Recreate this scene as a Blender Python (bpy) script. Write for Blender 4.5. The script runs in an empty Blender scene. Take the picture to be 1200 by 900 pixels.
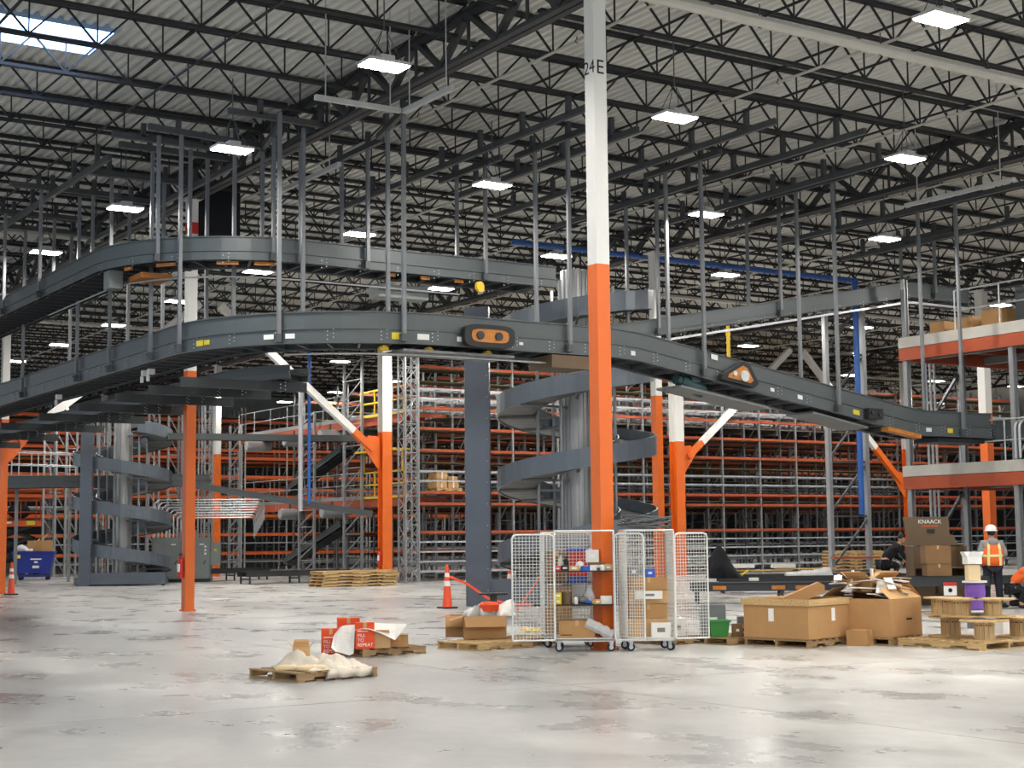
import bpy, math, random
from mathutils import Vector, Matrix
random.seed(7)
scene = bpy.context.scene
COL = scene.collection
PI = math.pi
R = math.radians

# ------------------------------------------------------------------ camera
TH, PITCH, ROLL, CX, CY, CZ, F = 0.576148, 0.0999695, -0.0102153, -14.2315, -19.3602, 1.72, 1802.18
_f = Vector((math.sin(TH)*math.cos(PITCH), math.cos(TH)*math.cos(PITCH), math.sin(PITCH)))
_r = Vector((math.cos(TH), -math.sin(TH), 0)); _u = _r.cross(_f)
CR = _r*math.cos(ROLL) + _u*math.sin(ROLL); CU = _u*math.cos(ROLL) - _r*math.sin(ROLL); CF = _f
CP = Vector((CX, CY, CZ))
def proj(P):
    d = Vector(P)-CP; z = d.dot(CF)
    if z < .1: return (-9999, -9999, z)
    return (600+F*d.dot(CR)/z, 450-F*d.dot(CU)/z, z)
def ray(x, y): return CF + CR*((x-600)/F) + CU*((450-y)/F)
def fl(x, y, h=0.0):
    D = ray(x, y); return CP + D*((h-CZ)/D.z)
def at(x, y, d): return CP + ray(x, y)*d
def onX(x, y, X): D = ray(x, y); return CP + D*((X-CX)/D.x)
def onY(x, y, Y): D = ray(x, y); return CP + D*((Y-CY)/D.y)
def inview(P, m=40):
    x, y, z = proj(P); return z > 1 and -m < x < 1200+m and -m < y < 900+m
def anyview(Ps, m=40): return any(inview(p, m) for p in Ps)
cam = bpy.data.cameras.new('camera'); cam.lens = F*36/1200; cam.sensor_width = 36; cam.clip_end = 500; cam.clip_start = .1
co = bpy.data.objects.new('camera', cam); COL.objects.link(co); scene.camera = co
co.matrix_world = Matrix(((CR.x, CU.x, -CF.x, CP.x), (CR.y, CU.y, -CF.y, CP.y), (CR.z, CU.z, -CF.z, CP.z), (0, 0, 0, 1)))

# ------------------------------------------------------------------ materials
def lin(c):
    c = c/255
    return c/12.92 if c <= .04045 else ((c+.055)/1.055)**2.4
def rgb(r, g, b): return (lin(r), lin(g), lin(b), 1)
def mat(name, c, rough=.5, metal=0., var=.12, scale=3., bump=0., spec=.5):
    m = bpy.data.materials.new(name); m.use_nodes = True
    nt = m.node_tree; b = nt.nodes['Principled BSDF']
    b.inputs['Roughness'].default_value = rough; b.inputs['Metallic'].default_value = metal
    b.inputs['Specular IOR Level'].default_value = spec
    col = rgb(*c)
    if var:
        tc = nt.nodes.new('ShaderNodeTexCoord'); n = nt.nodes.new('ShaderNodeTexNoise')
        n.inputs['Scale'].default_value = scale; n.inputs['Detail'].default_value = 4
        nt.links.new(tc.outputs['Object'], n.inputs['Vector'])
        mx = nt.nodes.new('ShaderNodeMix'); mx.data_type = 'RGBA'
        mx.inputs[6].default_value = tuple(v*(1-var) for v in col[:3])+(1,)
        mx.inputs[7].default_value = tuple(min(1, v*(1+var)) for v in col[:3])+(1,)
        nt.links.new(n.outputs['Fac'], mx.inputs[0]); nt.links.new(mx.outputs[2], b.inputs['Base Color'])
        if bump:
            bp = nt.nodes.new('ShaderNodeBump'); bp.inputs['Strength'].default_value = bump; bp.inputs['Distance'].default_value = .02
            nt.links.new(n.outputs['Fac'], bp.inputs['Height']); nt.links.new(bp.outputs['Normal'], b.inputs['Normal'])
    else: b.inputs['Base Color'].default_value = col
    return m
def glow(name, c, s):
    m = bpy.data.materials.new(name); m.use_nodes = True; nt = m.node_tree
    b = nt.nodes['Principled BSDF']; b.inputs['Base Color'].default_value = rgb(*c)
    b.inputs['Emission Color'].default_value = rgb(*c); b.inputs['Emission Strength'].default_value = s
    m.cycles.emission_sampling = 'NONE'
    return m
def film(name, c, alpha, rough=.2):
    m = mat(name, c, rough, 0, .05, 6, .3); b = m.node_tree.nodes['Principled BSDF']
    b.inputs['Alpha'].default_value = alpha
    return m
def wood(name, c, sc=(1, 12, 12)):
    m = bpy.data.materials.new(name); m.use_nodes = True; nt = m.node_tree; b = nt.nodes['Principled BSDF']
    b.inputs['Roughness'].default_value = .7
    tc = nt.nodes.new('ShaderNodeTexCoord'); mp = nt.nodes.new('ShaderNodeMapping'); mp.inputs['Scale'].default_value = sc
    n = nt.nodes.new('ShaderNodeTexNoise'); n.inputs['Scale'].default_value = 3; n.inputs['Detail'].default_value = 6
    cr = nt.nodes.new('ShaderNodeValToRGB'); col = rgb(*c)
    cr.color_ramp.elements[0].position = .3; cr.color_ramp.elements[1].position = .75
    cr.color_ramp.elements[0].color = tuple(v*.62 for v in col[:3])+(1,); cr.color_ramp.elements[1].color = col
    nt.links.new(tc.outputs['Object'], mp.inputs[0]); nt.links.new(mp.outputs[0], n.inputs['Vector'])
    nt.links.new(n.outputs['Fac'], cr.inputs[0]); nt.links.new(cr.outputs[0], b.inputs['Base Color'])
    return m
M = dict(
    joist=mat('dark_joist_steel', (37, 39, 42), .55, .2, .2), girder=mat('dark_girder_steel', (58, 59, 61), .55, .2, .2),
    strut=mat('grey_strut_channel', (78, 81, 84), .45, .3, .15), hang=mat('hanger_steel', (122, 125, 128), .45, .3, .15, 2),
    conv=mat('conveyor_grey_paint', (84, 91, 92), .42, .1, .10, 2), convd=mat('conveyor_pan', (50, 53, 55), .5, .2, .15),
    belt=mat('black_belt', (28, 28, 29), .7), spi=mat('spiral_blue_grey', (92, 101, 110), .35, .2, .1, 2), spiu=mat('spiral_underside', (120, 121, 120), .5, .3),
    spost=mat('spiral_aluminium', (176, 177, 176), .38, .6, .12, 2), tower=mat('tower_dark_grey', (90, 96, 105), .24, .35, .2, 1.2),
    orange=mat('column_orange_paint', (226, 106, 30), .42, 0, .05, 1), white=mat('column_white_paint', (226, 225, 220), .45, 0, .05, 1),
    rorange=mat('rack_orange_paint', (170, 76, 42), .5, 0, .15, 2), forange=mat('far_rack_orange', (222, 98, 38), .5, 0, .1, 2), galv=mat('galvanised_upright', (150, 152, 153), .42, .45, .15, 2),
    silver=mat('bright_rail_steel', (196, 198, 200), .35, .6, .1), deckp=mat('deck_plate', (112, 110, 104), .6, .1, .2), olive=mat('deck_underside_board', (84, 76, 46), .7, 0, .2),
    yellow=mat('safety_yellow', (232, 190, 40), .5), blue=mat('pipe_blue', (40, 92, 170), .45), pipe=mat('pipe_off_white', (190, 187, 178), .5, .1),
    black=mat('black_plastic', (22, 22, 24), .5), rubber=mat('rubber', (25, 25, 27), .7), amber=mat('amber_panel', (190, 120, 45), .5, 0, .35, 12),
    housing=mat('lamp_housing', (190, 190, 188), .4, .3), lens=glow('lamp_lens', (255, 246, 232), 40),
    cabinet=mat('cabinet_grey', (128, 134, 132), .5, .1), sticker=mat('sticker_white', (235, 235, 230), .6, 0, .1, 30), ysticker=mat('sticker_yellow', (228, 205, 50), .6),
    red=mat('red_paint', (200, 42, 32), .45), dblue=mat('dumpster_blue', (28, 48, 140), .4, .1, .12), teal=mat('motor_teal', (58, 84, 86), .45, .2),
    card=mat('cardboard', (178, 136, 88), .85, 0, .12, 5, .05), cardl=mat('cardboard_light', (202, 162, 112), .85, 0, .12, 5), cardd=mat('cardboard_dark', (132, 100, 66), .85, 0, .15, 5),
    wood=wood('pallet_pine', (216, 180, 124)), woodd=wood('weathered_pallet', (172, 140, 98)), woodl=wood('spool_pine', (222, 190, 138), (12, 12, 1)),
    boxor=mat('orange_box', (228, 78, 30), .7, 0, .06, 4), paper=mat('white_paper', (226, 223, 216), .8, 0, .04, 5), film=mat('plastic_wrap', (216, 204, 186), .35, 0, .08, 6, .5),
    poly=film('clear_polybag', (232, 232, 232), .62, .15), cage=mat('cage_white_wire', (222, 222, 216), .4, .2, .06), cone=mat('cone_orange', (238, 84, 46), .55, 0, .08),
    reflect=mat('cone_collar', (236, 236, 232), .4), green=mat('crate_green', (54, 138, 62), .5), purple=mat('purple_wire', (118, 78, 168), .45, 0, .2, 20, .4),
    brown=mat('gang_box_brown', (104, 84, 60), .45, .2, .12), skin=mat('skin', (196, 146, 118), .6), vest=mat('vest_orange', (246, 108, 40), .7, 0, .06), lime=mat('vest_tape', (226, 222, 150), .5),
    hoodie=mat('grey_hoodie', (142, 142, 142), .9), jeans=mat('dark_jeans', (36, 42, 52), .9), hat=mat('white_hard_hat', (240, 240, 238), .35), grey=mat('mid_grey', (112, 114, 116), .6),
    bluep=mat('blue_plastic', (42, 92, 196), .45), cable=mat('grey_cable', (88, 90, 92), .55), foam=mat('cream_foam', (226, 204, 160), .7), dark=mat('dark_cloth', (26, 27, 32), .95), tan=mat('tan_cloth', (190, 146, 86), .9), mdf=mat('shelf_black', (36, 32, 32), .6), ink=mat('black_ink', (24, 22, 24), .7), whiteink=mat('white_ink', (240, 240, 240), .7),
)

# ------------------------------------------------------------------ mesh builder
class MB:
    def __init__(s): s.v = []; s.f = []
    def add(s, vs, fs):
        n = len(s.v); s.v += [tuple(v) for v in vs]; s.f += [tuple(i+n for i in f) for f in fs]; return s
    def box(s, c, d, rz=0, rot=None):
        c = Vector(c); hx, hy, hz = d[0]/2, d[1]/2, d[2]/2
        Rm = rot if rot is not None else Matrix.Rotation(rz, 3, 'Z')
        vs = [c + Rm @ Vector((x*hx, y*hy, z*hz)) for z in (-1, 1) for x, y in ((-1, -1), (1, -1), (1, 1), (-1, 1))]
        return s.add(vs, [(3, 2, 1, 0), (4, 5, 6, 7), (0, 1, 5, 4), (1, 2, 6, 5), (2, 3, 7, 6), (3, 0, 4, 7)])
    def bar(s, p, q, w, h, up=(0, 0, 1)):
        p, q = Vector(p), Vector(q); d = (q-p); L = d.length
        if L < 1e-6: return s
        z = d/L; upv = Vector(up)
        if abs(z.dot(upv)) > .98: upv = Vector((1, 0, 0))
        x = upv.cross(z).normalized(); y = z.cross(x)
        return s.box((p+q)/2, (w, h, L), rot=Matrix((x, y, z)).transposed())
    def tube(s, p, q, r, n=8, r2=None, cap=True):
        p, q = Vector(p), Vector(q); z = (q-p).normalized(); a = Vector((0, 0, 1)) if abs(z.z) < .9 else Vector((1, 0, 0))
        x = a.cross(z).normalized(); y = z.cross(x); r2 = r if r2 is None else r2
        vs = [p+(x*math.cos(2*PI*i/n)+y*math.sin(2*PI*i/n))*r for i in range(n)]+[q+(x*math.cos(2*PI*i/n)+y*math.sin(2*PI*i/n))*r2 for i in range(n)]
        fs = [(i, (i+1) % n, n+(i+1) % n, n+i) for i in range(n)]
        if cap: fs += [tuple(range(n-1, -1, -1)), tuple(range(n, 2*n))]
        return s.add(vs, fs)
    def pipe(s, pts, r, n=8):
        for a, b in zip(pts, pts[1:]): s.tube(a, b, r, n)
        for p in pts[1:-1]: s.ball(p, r*1.0, 6, 4)
        return s
    def ball(s, c, r, n=12, m=8, sc=(1, 1, 1)):
        c = Vector(c); vs = []; fs = []
        for j in range(1, m):
            t = PI*j/m
            for i in range(n):
                a = 2*PI*i/n; vs.append(c+Vector((r*sc[0]*math.sin(t)*math.cos(a), r*sc[1]*math.sin(t)*math.sin(a), r*sc[2]*math.cos(t))))
        vs += [c+Vector((0, 0, r*sc[2])), c-Vector((0, 0, r*sc[2]))]; k = len(vs)
        for j in range(m-2):
            for i in range(n): fs.append((j*n+i, (j+1)*n+i, (j+1)*n+(i+1) % n, j*n+(i+1) % n))
        for i in range(n): fs.append((k-2, i, (i+1) % n)); fs.append((k-1, (m-2)*n+(i+1) % n, (m-2)*n+i))
        return s.add(vs, fs)
    def lathe(s, c, prof, n=20):
        c = Vector(c); vs = [c+Vector((r*math.cos(2*PI*i/n), r*math.sin(2*PI*i/n), z)) for r, z in prof for i in range(n)]
        fs = [(j*n+i, j*n+(i+1) % n, (j+1)*n+(i+1) % n, (j+1)*n+i) for j in range(len(prof)-1) for i in range(n)]
        fs += [tuple(range(n-1, -1, -1)), tuple((len(prof)-1)*n+i for i in range(n))]
        return s.add(vs, fs)
    def prism(s, poly, off):
        off = Vector(off); a = [Vector(p) for p in poly]; n = len(a)
        return s.add(a+[p+off for p in a], [tuple(range(n-1, -1, -1)), tuple(range(n, 2*n))]+[(i, (i+1) % n, n+(i+1) % n, n+i) for i in range(n)])
    def sweep(s, path, sec, closed=True):
        """path: list of (Vector point, Vector side) ; sec: list of (offset along side, z)"""
        n = len(sec); vs = [p+sd*o+Vector((0, 0, z)) for p, sd in path for o, z in sec]
        fs = [(j*n+i, j*n+(i+1) % n, (j+1)*n+(i+1) % n, (j+1)*n+i) for j in range(len(path)-1) for i in range(n)]
        if closed: fs += [tuple(range(n-1, -1, -1)), tuple((len(path)-1)*n+i for i in range(n))]
        return s.add(vs, fs)
    def sheet(s, grid, t=0):
        h = len(grid); w = len(grid[0]); vs = [Vector(p) for row in grid for p in row]
        fs = [(j*w+i, j*w+i+1, (j+1)*w+i+1, (j+1)*w+i) for j in range(h-1) for i in range(w-1)]
        return s.add(vs, fs)
    def mesh(s, name, m, off=(0, 0, 0), smooth=False):
        me = bpy.data.meshes.new(name); o = Vector(off)
        me.from_pydata([(v[0]-o[0], v[1]-o[1], v[2]-o[2]) for v in s.v], [], s.f)
        if m: me.materials.append(m)
        if smooth: me.polygons.foreach_set('use_smooth', [True]*len(me.polygons))
        me.update(); return me
    def build(s, name, m, parent=None, local=True, smooth=False, loc=None):
        """local: coordinates are in the parent's (or own) frame; else world coordinates"""
        off = (0, 0, 0)
        if not local: off = parent.location if parent else (loc or (0, 0, 0))
        o = bpy.data.objects.new(name, s.mesh(name, m, off, smooth)); COL.objects.link(o)
        if parent: o.parent = parent
        elif loc: o.location = loc
        return o
def tag(o, label=None, cat=None, group=None, kind=None):
    if label: o['label'] = label
    if cat: o['category'] = cat
    if group: o['group'] = group
    if kind: o['kind'] = kind
    return o
def thing(name, label, cat, loc=(0, 0, 0), rz=0, group=None):
    o = bpy.data.objects.new(name, None); COL.objects.link(o); o.location = loc; o.rotation_euler.z = rz; o.empty_display_size = .2
    return tag(o, label, cat, group)
def dup(o, loc=None, rz=None, label=None, group=None, parent=None, swap=None):
    c = o.copy(); COL.objects.link(c); c.parent = parent
    if loc is not None: c.location = loc
    if rz is not None: c.rotation_euler.z = rz
    if label: c['label'] = label
    if group: c['group'] = group
    if swap and c.type == 'MESH' and c.data.name in swap: c.data = swap[c.data.name]
    for ch in [x for x in KIDS(o)]: dup(ch, parent=c, swap=swap)
    return c
def KIDS(o): return [x for x in o.children]
def struct(name, mb, m, kind='structure', smooth=False, loc=None):
    o = mb.build(name, m, None, local=(loc is None), smooth=smooth, loc=loc); return tag(o, kind=kind)
def inst(src, name, loc, rz=0, label=None, cat=None, group=None, parent=None):
    o = bpy.data.objects.new(name, src); COL.objects.link(o); o.location = loc; o.rotation_euler.z = rz
    if parent: o.parent = parent
    return tag(o, label, cat, group)
def text(name, body, size, m, parent, loc, rot, ext=.002, align='CENTER'):
    c = bpy.data.curves.new(name, 'FONT'); c.body = body; c.size = size; c.extrude = ext; c.align_x = align; c.align_y = 'CENTER'
    t_ = bpy.data.objects.new(name, c); COL.objects.link(t_); bpy.context.view_layer.update()
    me = bpy.data.meshes.new_from_object(t_.evaluated_get(bpy.context.evaluated_depsgraph_get())); bpy.data.objects.remove(t_)
    me.materials.clear(); me.materials.append(m); o = bpy.data.objects.new(name, me); COL.objects.link(o); o.parent = parent; o.location = loc; o.rotation_euler = rot
    return o
A, B = 17.466, 14.952          # column grid: along Y and along X
LAMP_W, WORLD, EXPO = 162, 1.0, 0.0
# ------------------------------------------------------------------ floor, deck, far walls
def floor_mat():
    m = bpy.data.materials.new('polished_concrete'); m.use_nodes = True; nt = m.node_tree; b = nt.nodes['Principled BSDF']; L = nt.links.new
    tc = nt.nodes.new('ShaderNodeTexCoord')
    def noise(sc, det, mp=(1, 1, 1)):
        g = nt.nodes.new('ShaderNodeMapping'); g.inputs['Scale'].default_value = mp; L(tc.outputs['Object'], g.inputs[0])
        n = nt.nodes.new('ShaderNodeTexNoise'); n.inputs['Scale'].default_value = sc; n.inputs['Detail'].default_value = det; n.inputs['Roughness'].default_value = .6
        L(g.outputs[0], n.inputs['Vector']); return n
    n1 = noise(.16, 5, (1, .55, 1)); n2 = noise(.8, 6, (1, .7, 1)); n3 = noise(5, 6, (1, .8, 1))
    r1 = nt.nodes.new('ShaderNodeValToRGB'); e = r1.color_ramp.elements
    e[0].position = .36; e[0].color = rgb(168, 169, 168); e[1].position = .64; e[1].color = rgb(210, 208, 201)
    L(n1.outputs['Fac'], r1.inputs[0])
    r2 = nt.nodes.new('ShaderNodeValToRGB'); e = r2.color_ramp.elements
    e[0].position = .34; e[0].color = (.64, .65, .67, 1); e[1].position = .6; e[1].color = (1, 1, 1, 1)
    L(n2.outputs['Fac'], r2.inputs[0])
    mx = nt.nodes.new('ShaderNodeMix'); mx.data_type = 'RGBA'; mx.blend_type = 'MULTIPLY'; mx.inputs[0].default_value = .9
    L(r1.outputs[0], mx.inputs[6]); L(r2.outputs[0], mx.inputs[7])
    r3 = nt.nodes.new('ShaderNodeValToRGB'); e = r3.color_ramp.elements
    e[0].position = .36; e[0].color = (.8, .8, .81, 1); e[1].position = .6; e[1].color = (1, 1, 1, 1); L(n3.outputs['Fac'], r3.inputs[0])
    m2 = nt.nodes.new('ShaderNodeMix'); m2.data_type = 'RGBA'; m2.blend_type = 'MULTIPLY'; m2.inputs[0].default_value = .6
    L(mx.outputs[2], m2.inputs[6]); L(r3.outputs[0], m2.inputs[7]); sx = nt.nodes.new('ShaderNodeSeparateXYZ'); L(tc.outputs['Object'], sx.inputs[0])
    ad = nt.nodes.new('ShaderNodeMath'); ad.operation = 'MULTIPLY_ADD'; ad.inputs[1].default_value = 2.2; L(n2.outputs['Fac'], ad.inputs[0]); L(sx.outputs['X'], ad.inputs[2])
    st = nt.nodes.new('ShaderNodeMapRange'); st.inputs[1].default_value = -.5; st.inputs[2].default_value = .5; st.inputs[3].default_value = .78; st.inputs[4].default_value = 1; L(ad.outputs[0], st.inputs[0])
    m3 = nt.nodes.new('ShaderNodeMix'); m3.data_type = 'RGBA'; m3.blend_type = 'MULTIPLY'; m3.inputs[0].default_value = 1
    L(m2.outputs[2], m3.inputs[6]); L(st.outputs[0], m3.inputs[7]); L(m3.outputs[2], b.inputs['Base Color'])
    rr = nt.nodes.new('ShaderNodeMapRange'); rr.inputs[1].default_value = .3; rr.inputs[2].default_value = .7; rr.inputs[3].default_value = .2; rr.inputs[4].default_value = .44
    L(n2.outputs['Fac'], rr.inputs[0]); L(rr.outputs[0], b.inputs['Roughness'])
    bp = nt.nodes.new('ShaderNodeBump'); bp.inputs['Strength'].default_value = .12; bp.inputs['Distance'].default_value = .01
    L(n2.outputs['Fac'], bp.inputs['Height']); L(bp.outputs['Normal'], b.inputs['Normal'])
    return m
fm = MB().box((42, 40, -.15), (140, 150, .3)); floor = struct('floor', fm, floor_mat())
# saw cut control joints in the slab
jm = MB()
for i in range(-3, 9):
    jm.box((i*B/2+B/4, 30, .0005), (.012, 128, .002)); 
for j in range(-3, 10):
    jm.box((40, j*A/2+A/4, .0005), (126, .012, .002))
struct('trim_1', jm, mat('joint_filler', (126, 124, 120), .8))
ZD = 11.5                      # underside of the roof deck
rm = MB(); x = -22.0; sky = (-7.3, -5.0, 8.8, 10.2)   # skylight opening
P_ = .22; y0, y1 = -30.0, 112.0
prof = []
while x < 105:
    prof += [(x, ZD), (x+.08, ZD), (x+.11, ZD+.075), (x+.19, ZD+.075)]; x += P_
def deck_strip(ya, yb, xa=None, xb=None):
    pr = [q for q in prof if (xa is None or (q[0] >= xa-1e-6 and q[0] <= xb+1e-6))]
    n = len(pr); rm.add([(a, ya, z) for a, z in pr]+[(a, yb, z) for a, z in pr], [(i, n+i, n+i+1, i+1) for i in range(n-1)])
SK = [(-7.36, -4.94, 8.75, 10.35)]
deck_strip(y0, 8.75); deck_strip(8.75, 10.35, -30, -7.36); deck_strip(8.75, 10.35, -4.94, 200); deck_strip(10.35, y1)
deckm = mat('galvanised_roof_deck', (222, 221, 215), .55, .0, .1, .6)
struct('ceiling', rm, deckm)
# skylight: curb lining and lit diffusing dome
ck = MB()
xa, xb, ya, yb = -7.36, -4.94, 8.75, 10.35
for c, d in (((xa, (ya+yb)/2, ZD+.3), (.04, yb-ya, .75)), ((xb, (ya+yb)/2, ZD+.3), (.04, yb-ya, .75)), (((xa+xb)/2, ya, ZD+.3), (xb-xa, .04, .75)), (((xa+xb)/2, yb, ZD+.3), (xb-xa, .04, .75))): ck.box(c, d)
w1 = thing('window_1', None, None, (xa, ya, ZD)); tag(w1, kind='structure')
ck.build('window_frame', mat('skylight_curb', (150, 178, 214), .4, .2), w1, local=False)
gl = MB()
for k in range(11):
    gl.box((xa+.12+(xb-xa)*k/11+.08, (ya+yb)/2, ZD+.66+.02*(k % 2)), ((xb-xa)/11-.02, yb-ya, .03))
gl.build('window_pane', glow('skylight_diffuser', (214, 232, 255), 5), w1, local=False)
skl = bpy.data.lights.new('skylight_daylight', 'AREA'); skl.shape = 'RECTANGLE'; skl.size = 2.3; skl.size_y = 1.5; skl.energy = 260; skl.color = (.72, .85, 1)
so = bpy.data.objects.new('skylight_daylight', skl); COL.objects.link(so); so.location = ((xa+xb)/2, (ya+yb)/2, ZD+.6)
wm = mat('far_wall_panel', (84, 86, 90), .7, 0, .1)
struct('wall_back', MB().box((42, 112.2, 5.75), (128, .3, 11.5)), wm)
struct('wall_right', MB().box((105.2, 40, 5.75), (.3, 146, 11.5)), wm)

# ------------------------------------------------------------------ roof steel
ZB = 10.75; JT = ZD-.02; JS = A/9
def joist_mb(L):
    m = MB(); n = 12; s = L/n
    for dy in (-.04, .04):
        m.box((L/2, dy, JT-.04), (L-.1, .055, .075)); m.box((L/2, dy, ZB+.03), (L-.5, .05, .06))
    for k in range(n):
        x0 = k*s
        m.bar((x0+.05, 0, JT-.08), (x0+s*.5, 0, ZB+.05), .035, .035); m.bar((x0+s*.5, 0, ZB+.05), (x0+s-.05, 0, JT-.08), .035, .035)
        m.bar((x0+s*.5, 0, ZB+.05), (x0+s*.5, 0, JT-.08), .025, .025)
    return m
jme = joist_mb(B).mesh('roof_joist', M['joist'])
cand = []
for i in range(-2, 7):
    for j in range(-9, 58):
        x, y = i*B, j*JS
        pts = [(x+B*k/8, y, z) for k in range(9) for z in (ZB, JT)]
        if anyview(pts, 10):
            v = [proj(p)[2] for p in pts if inview(p, 10)]; cand.append((min(v), x, y, pts))
cand.sort()
NJ = 0; far = MB(); src = joist_mb(B)
for d, x, y, pts in cand:
    if d > 92: continue
    if NJ < 290:
        inst(jme, 'roof_joist', (x, y, 0), 0, 'dark open web steel joist under the corrugated roof deck', 'joist', 'open web roof joists'); NJ += 1
    else: far.add([(v[0]+x, v[1]+y, v[2]) for v in src.v], src.f)
if far.v: tag(far.build('roof_joists', M['joist']), 'dense dark open web joists under the farthest part of the roof', 'joist', 'open web roof joists', 'stuff')
# girders along Y
def girder(name, grp):
    m1 = MB(); m2 = MB(); m3 = MB(); L = A-.5
    for dx in (-.09, .09):
        m1.box((dx, L/2+.25, 10.40), (.14, L, .03)); m1.box((dx*.35, L/2+.25, 10.46), (.03, L, .15))
        m2.box((dx, L/2+.25, 11.28), (.14, L+.3, .03)); m2.box((dx*.35, L/2+.25, 11.21), (.03, L+.3, .14))
    n = 9; s = A/n
    for k in range(n):
        y = k*s
        m3.bar((0, y+.12, 11.16), (0, y+s/2, 10.5), .1, .13, (1, 0, 0)); m3.bar((0, y+s/2, 10.5), (0, y+s-.12, 11.16), .1, .13, (1, 0, 0))
        if k: m3.bar((0, y, 11.16), (0, y, 10.5), .05, .05)
    return m1, m2, m3
g1, g2, g3 = girder('', '')
proto = None
for i in range(-1, 7):
    for j in range(-2, 7):
        pts = [(i*B, j*A+A*k/6, z) for k in range(7) for z in (10.3, 11.3)]
        if not anyview(pts, 30) or min(proj(p)[2] for p in pts if inview(p, 30)) > 95: continue
        if proto is None:
            proto = thing('joist_girder', 'heavy dark roof girder joining two column tops', 'girder', (i*B, j*A, 0), 0, 'roof girders')
            g1.build('bottom_chord', M['girder'], proto); g2.build('top_chord', M['girder'], proto); g3.build('web', M['girder'], proto)
        else: dup(proto, (i*B, j*A, 0))
# bridging rows along Y
bm_ = MB(); bm_.box((0, A/2, JT-.09), (.04, A, .04)); bm_.box((0, A/2, ZB+.0), (.04, A, .04))
bme = bm_.mesh('bridging', M['joist'])
for i in range(-2, 6):
    for j in range(-2, 6):
        for fx in (.25, .5, .75):
            x = (i+fx)*B; pts = [(x, j*A+A*k/6, 10.8) for k in range(7)]
            if anyview(pts, 10) and min(proj(p)[2] for p in pts if inview(p, 10)) < 80:
                inst(bme, 'joist_bridging', (x, j*A, 0), 0, 'thin dark bridging angles tying the roof joists together', 'bridging', 'joist bridging rows')
# sprinkler pipes
def run_pipe(name, p, q, r, m, label, cat, group=None, step=3.0, ztop=ZB):
    o = MB().tube(p, q, r, 10).build(name, m); p, q = Vector(p), Vector(q); n = max(1, int((q-p).length/step)); hb = MB().tube((0, 0, r), (0, 0, ztop+.02-p.z), .012, 5).tube((0, -.01, 0), (0, .01, 0), r+.012, 8).mesh('pipe_hanger', M['strut'])
    for k in range(n+1):
        c = p.lerp(q, (k+.5)/(n+1))
        if inview(c, 20): inst(hb, 'pipe_hanger', c, parent=o)
    return tag(o, label, cat, group)
ym = fl(1000, 51, 10.45).y; P0 = Vector((-4, ym, 10.45)); run_pipe('sprinkler_main', P0, (60, ym, 10.45), .1, M['pipe'], 'thick off-white sprinkler main along the nearest roof joist at upper right', 'pipe')
run_pipe('sprinkler_main', (-12, 24.3, 10.5), (55, 24.3, 10.5), .07, M['pipe'], 'long off-white sprinkler main crossing under the middle of the roof', 'pipe')
run_pipe('sprinkler_main', (-12, 41.8, 10.5), (70, 41.8, 10.5), .07, M['pipe'], 'off-white sprinkler main under the roof above the rear racks', 'pipe')
for k in range(12):
    x = 1.6+k*4.9
    if k in (6, ): continue
    run_pipe('sprinkler_branch', (x, -6 if x < 20 else 2, 10.68), (x, 58, 10.68), .028, M['pipe'], 'slim sprinkler branch pipe running away under the roof joists', 'pipe', 'sprinkler branch pipes', 6)
# ------------------------------------------------------------------ columns
HB = 6.0
def tube_col(i, j, w, label, top=10.4, z0=0):
    x, y = i*B, j*A; t = thing('steel_column', label, 'column', (x, y, 0))
    MB().box((0, 0, HB/2), (w, w, HB)).build('orange_section', M['orange'], t)
    MB().box((0, 0, (HB+top)/2), (w, w, top-HB)).build('white_section', M['white'], t)
    bp = MB().box((0, 0, .012), (w+.07, w+.07, .024))
    for a in (-1, 1):
        for b_ in (-1, 1): bp.tube((a*(w/2+.018), b_*(w/2+.018), .02), (a*(w/2+.018), b_*(w/2+.018), .05), .012, 6)
    bp.build('base_plate', M['orange'], t)
    MB().box((0, 0, top+.02), (w+.16, w+.3, .05)).build('cap_plate', M['white'], t)
    return t
def h_col(i, j, w, label, top=10.4):
    x, y = i*B, j*A; t = thing('braced_column', label, 'column', (x, y, 0))
    def sec(m, z0, z1):
        zc, h = (z0+z1)/2, z1-z0
        m.box((0, -w/2+.02, zc), (w, .04, h)); m.box((0, w/2-.02, zc), (w, .04, h)); m.box((0, 0, zc), (.03, w-.08, h)); return m
    sec(MB(), 0, HB).build('orange_section', M['orange'], t); sec(MB(), HB, top).build('white_section', M['white'], t)
    MB().box((0, 0, .02), (w+.08, w+.08, .04)).build('base_plate', M['orange'], t)
    return t
c24 = tube_col(0, 0, .247, 'nearest tall column, white above orange, marked 24 E')
text('lettering', 'E', .33, M['ink'], c24, (.0, -.1245, 9.17), (R(90), 0, 0)); text('lettering', '24', .3, M['ink'], c24, (-.1245, 0, 9.17), (R(90), 0, R(-90)))
cF = tube_col(0, 1, .247, 'column under the left conveyor curve, orange below, marked F with a red band')
MB().box((0, 0, 9.66), (.252, .252, .3)).build('red_band', M['red'], cF); text('lettering', 'F', .32, M['ink'], cF, (0, -.127, 9.32), (R(90), 0, 0))
tube_col(0, 2, .247, 'orange and white column at the left edge beside the blue dumpster')
tube_col(1, 1, .247, 'orange and white column just behind the central spiral conveyor')
h_col(1, 2, .42, 'wide braced column behind the long stack of pallets')
tube_col(1, 3, .28, 'slender far column behind the grey electrical cabinet')
h_col(2, 2, .48, 'wide braced column behind the wire cages, knee brace on its far side')
tube_col(2, 1, .33, 'column behind the right mezzanine, above the worker in the white hard hat')
h_col(3, 2, .42, 'far braced column behind the brown gang box')
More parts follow.
